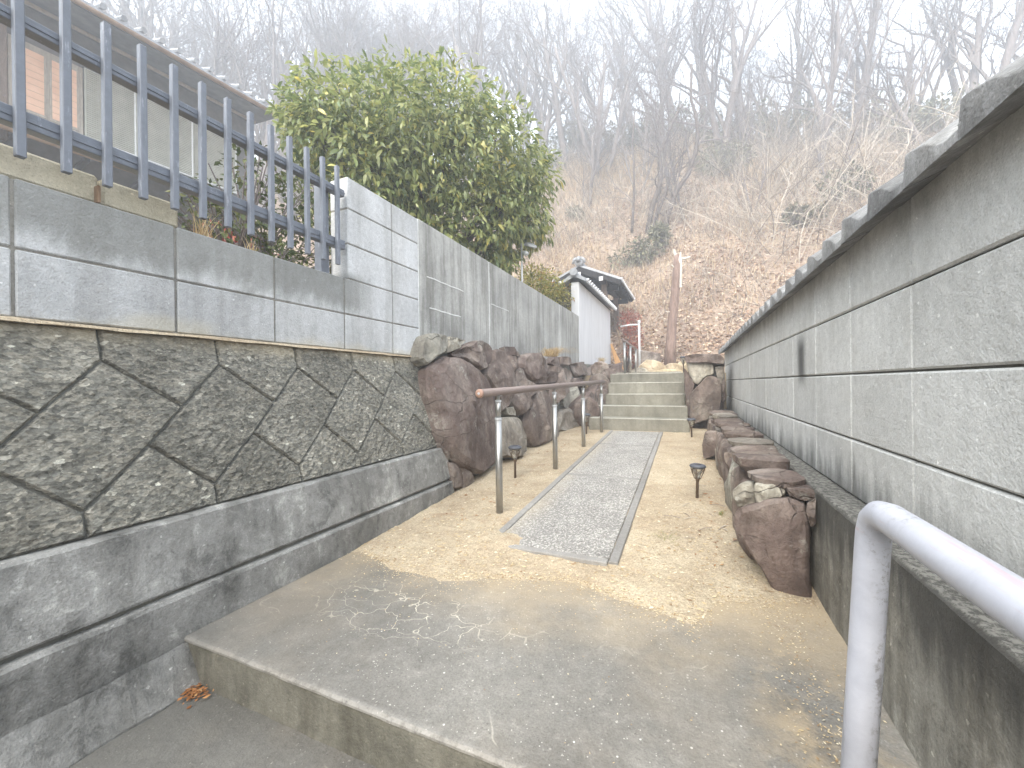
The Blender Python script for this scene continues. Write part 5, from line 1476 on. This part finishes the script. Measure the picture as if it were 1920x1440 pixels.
# the dark multi-stemmed tree in the middle of the slope
mt = tag(empty('multi_stemmed_tree', (-1.2, 17.8, hill_n(-1.2, 17.8))), 'dark multi stemmed tree with curved trunks in the middle of the hillside', 'tree')
rr = random.Random(77); base = mt.location.z
ST = [[(-1.5, 0), (-1.3, 1.1), (-1.0, 2.0), (-.92, 2.7), (-1.0, 3.5), (-.75, 4.1), (-.45, 4.9), (-.1, 5.6)],
      [(-.75, .1), (-.72, .7), (-.35, 1.7), (.1, 2.4), (.42, 3.3), (.5, 4.2), (.42, 4.9), (.25, 5.8), (.3, 7.2)],
      [(-1.2, .1), (-1.1, .9), (-.8, 1.6), (-.5, 2.6), (-.25, 3.1), (.1, 3.6)],
      [(-1.25, .2), (-1.1, 1.0), (-.95, 1.9), (-.85, 2.4)],
      [(-2.1, .2), (-2.05, 1.2), (-2.0, 2.2), (-2.05, 3.4), (-2.1, 4.4), (-2.0, 5.6)]]
tb, bb = MB(), MB()
for i, s_ in enumerate(ST):
    p = [Vector((x + 1.2, rr.uniform(-.15, .15) + .12 * k, z)) for k, (x, z) in enumerate(s_)]
    r0 = (.115, .12, .075, .05, .06)[i]; rad = [r0 * (1 - .6 * k / (len(p) - 1)) for k in range(len(p))]
    tb.tube(p, rad, 7)
    for k in range(2, len(p)):
        for _ in range(2):
            d = Vector((rr.gauss(0, .7), rr.gauss(0, .5), rr.uniform(.2, 1))).normalized()
            grow(bb, bb, p[k].lerp(p[k - 1], rr.random()), d, rr.uniform(.9, 1.7), rad[k] * .45, 2, rr, 4, (.4, .9, .6, .4, .3), (.55, .55, .6, .7), (9, 6, 5, 4))
tb.build('trunk', M['bark_dark'], mt, True); bb.build('branches', M['bark'], mt)

# ---- bushes one can tell apart on the slope
def hb_(x, y, dz=0): return hill_n(x, y) + dz
def hill_shrub(x, y, w_, h_, n, label, seed, mat=None, L=.14):
    z = hb_(x, y); rr = random.Random(seed)
    bl = [(x + rr.gauss(0, w_ * .35), y + rr.gauss(0, w_ * .25), z + h_ * rr.uniform(.35, .75), w_ * rr.uniform(.35, .5)) for _ in range(6)]
    return shrub('hill_shrub', (x, y, z - .1), bl, n, L, mat or M['leaf_olive'], label, seed=seed, stems=14)
hill_shrub(5.6, 18.9, 1.1, 1.3, 2600, 'dull green bush on the hillside just above the tile coping', 31, M['leaf_shrub'])
hill_shrub(-1.75, 15.8, 1.0, .8, 1300, 'olive green bush low on the hillside above the gate roof', 32)
hill_shrub(-.7, 16.4, .7, .9, 900, 'grey green bush just left above the dead trunk', 33)
hill_shrub(9.6, 24.2, 1.6, 1.6, 2600, 'brownish bush on the right shoulder of the hill under the leaning tree', 34, L=.18)
hill_shrub(-4.9, 19.5, .5, .8, 700, 'small blue green bush on the slope beside the evergreen tree', 35)
hill_shrub(1.9, 22.5, 1.6, 1.5, 2600, 'grey green thicket right of the multi stemmed tree', 36)
hill_shrub(3.6, 17.2, .7, .8, 900, 'low green bush in the middle of the right slope', 37)
for k in range(16):
    az = math.radians(-22 + 50 * (k + TR_.random()) / 16); r = TR_.uniform(25.5, 30)
    x, y = r * math.sin(az), r * math.cos(az); z = hb_(x, y); rr = random.Random(900 + k)
    bl = [(x + rr.gauss(0, .9), y + rr.gauss(0, .6), z + rr.uniform(.4, 1.9), rr.uniform(.5, .8)) for _ in range(6)]
    shrub('crest_thicket', (x, y, z - .1), bl, 1500, .17, M['leaf_olive'], 'grey green thicket of brush under the trees of the hill crest', 'thicket', seed=900 + k, stems=14, group='thickets along the hill crest')

# ---- undergrowth, dry grass and litter that nobody could count
b = MB(); rr = random.Random(3)
def on_slope(rr, r0, r1, a0, a1, pw=1.0):
    az = math.radians(rr.uniform(a0, a1)); r = r0 + (r1 - r0) * rr.random() ** pw
    return r * math.sin(az), r * math.cos(az)
def stem(b, rr, x, y, L, r):
    p = Vector((x, y, hill_n(x, y) - .05)); d = Vector((rr.gauss(0, .45), rr.gauss(-.15, .35), 1)).normalized(); pts = [p]; rad = [r]
    for k in range(4):
        d = (d + Vector((rr.gauss(0, .22), rr.gauss(0, .22), rr.gauss(-.10, .16)))).normalized(); p = p + d * (L / 4); pts.append(p); rad.append(r * (1 - .2 * (k + 1)) + .0015)
    b.tube(pts, rad, 3, False)
    for _ in range(3):
        i = rr.randint(1, 3); q = pts[i]; d2 = (d + Vector((rr.gauss(0, .7), rr.gauss(0, .7), rr.gauss(.2, .4)))).normalized()
        b.tube([q, q + d2 * L * .2, q + d2 * L * .38 + Vector((0, 0, rr.gauss(0, .05)))], [r * .6, r * .45, r * .25], 3, False)
for _ in range(2600):
    x, y = on_slope(rr, 17, 31, -30, 30); stem(b, rr, x, y, rr.uniform(.8, 2.6), rr.uniform(.007, .015))
for _ in range(700):
    x, y = on_slope(rr, 12.5, 19, -20, 30); stem(b, rr, x, y, rr.uniform(.4, 1.5), rr.uniform(.005, .010))
for _ in range(260):
    x, y = on_slope(rr, 15, 24, 6, 28); stem(b, rr, x, y, rr.uniform(2, 4.2), rr.uniform(.012, .02))
tag(b.build('undergrowth', M['brush'], recalc=False), kind='stuff')
b = MB()
def blade(b, rr, x, y, L, w_):
    z = hill_n(x, y); a = rr.uniform(0, 2 * PI); dx, dy = math.cos(a) * L * .4, math.sin(a) * L * .4; sx, sy = -math.sin(a + .6) * w_, math.cos(a + .6) * w_
    b.add([(x - sx, y - sy, z - .03), (x + sx, y + sy, z - .03), (x + dx * .5 + sx * .7, y + dy * .5 + sy * .7, z + L * .6), (x + dx * .5 - sx * .7, y + dy * .5 - sy * .7, z + L * .6), (x + dx, y + dy, z + L * rr.uniform(.6, .95))], [(0, 1, 2, 3), (3, 2, 4)])
for (cx, cy, sx_, sy_, n, L) in ((-5.6, 24.5, 2.2, 1.8, 3800, 1.1), (-2.6, 26, 1.6, 1.2, 2600, 1.1), (3.9, 22.5, 1.0, .8, 1300, .9), (7.2, 22.8, .9, .7, 1100, .9), (-6.5, 19, 1.8, 1.6, 1500, .6), (-2.2, 14.6, 1.6, 1.0, 1500, .35), (-4.4, 15.5, 1.4, 1.2, 1500, .45), (1.5, 15, 3, 2, 1800, .3), (4, 19, 2.5, 2, 1800, .5)):
    for _ in range(n): blade(b, rr, rr.gauss(cx, sx_), rr.gauss(cy, sy_), L * rr.uniform(.4, 1.2), .012 if L < .6 else .018)
tag(b.build('dry_grass', M['hill_grass'], recalc=False), kind='stuff')
b = MB()
for _ in range(40000):
    x, y = on_slope(rr, 10.4, 24, -30, 28, 1.3); z = hill_n(x, y) + .015; s = rr.uniform(.03, .085)
    e = Euler((rr.gauss(.6, .5), rr.gauss(0, .5), rr.uniform(0, 6.28))).to_matrix()
    b.add([Vector((x, y, z)) + e @ Vector(q) for q in ((-s, 0, 0), (0, -s * .5, .01), (s, 0, 0), (0, s * .5, .01))], [(0, 1, 2), (0, 2, 3)])
tag(b.build('leaf_litter', M['litter'], recalc=False), kind='stuff')

# ================================================================== HAZE
HAZE = True
if HAZE:
    n = bpy.data.materials.new('pale haze'); n.use_nodes = True
    t = n.node_tree; t.nodes.clear()
    pv = t.nodes.new('ShaderNodeVolumePrincipled'); out = t.nodes.new('ShaderNodeOutputMaterial')
    pv.inputs['Color'].default_value = (0.88, 0.93, 1.0, 1); pv.inputs['Density'].default_value = 0.0145; pv.inputs['Anisotropy'].default_value = 0.3
    t.links.new(pv.outputs[0], out.inputs['Volume'])
    b = MB(); b.box(-160, 160, -130, 160, -2.0, 34.0)
    hz = b.build('haze', n); tag(hz, kind='stuff')
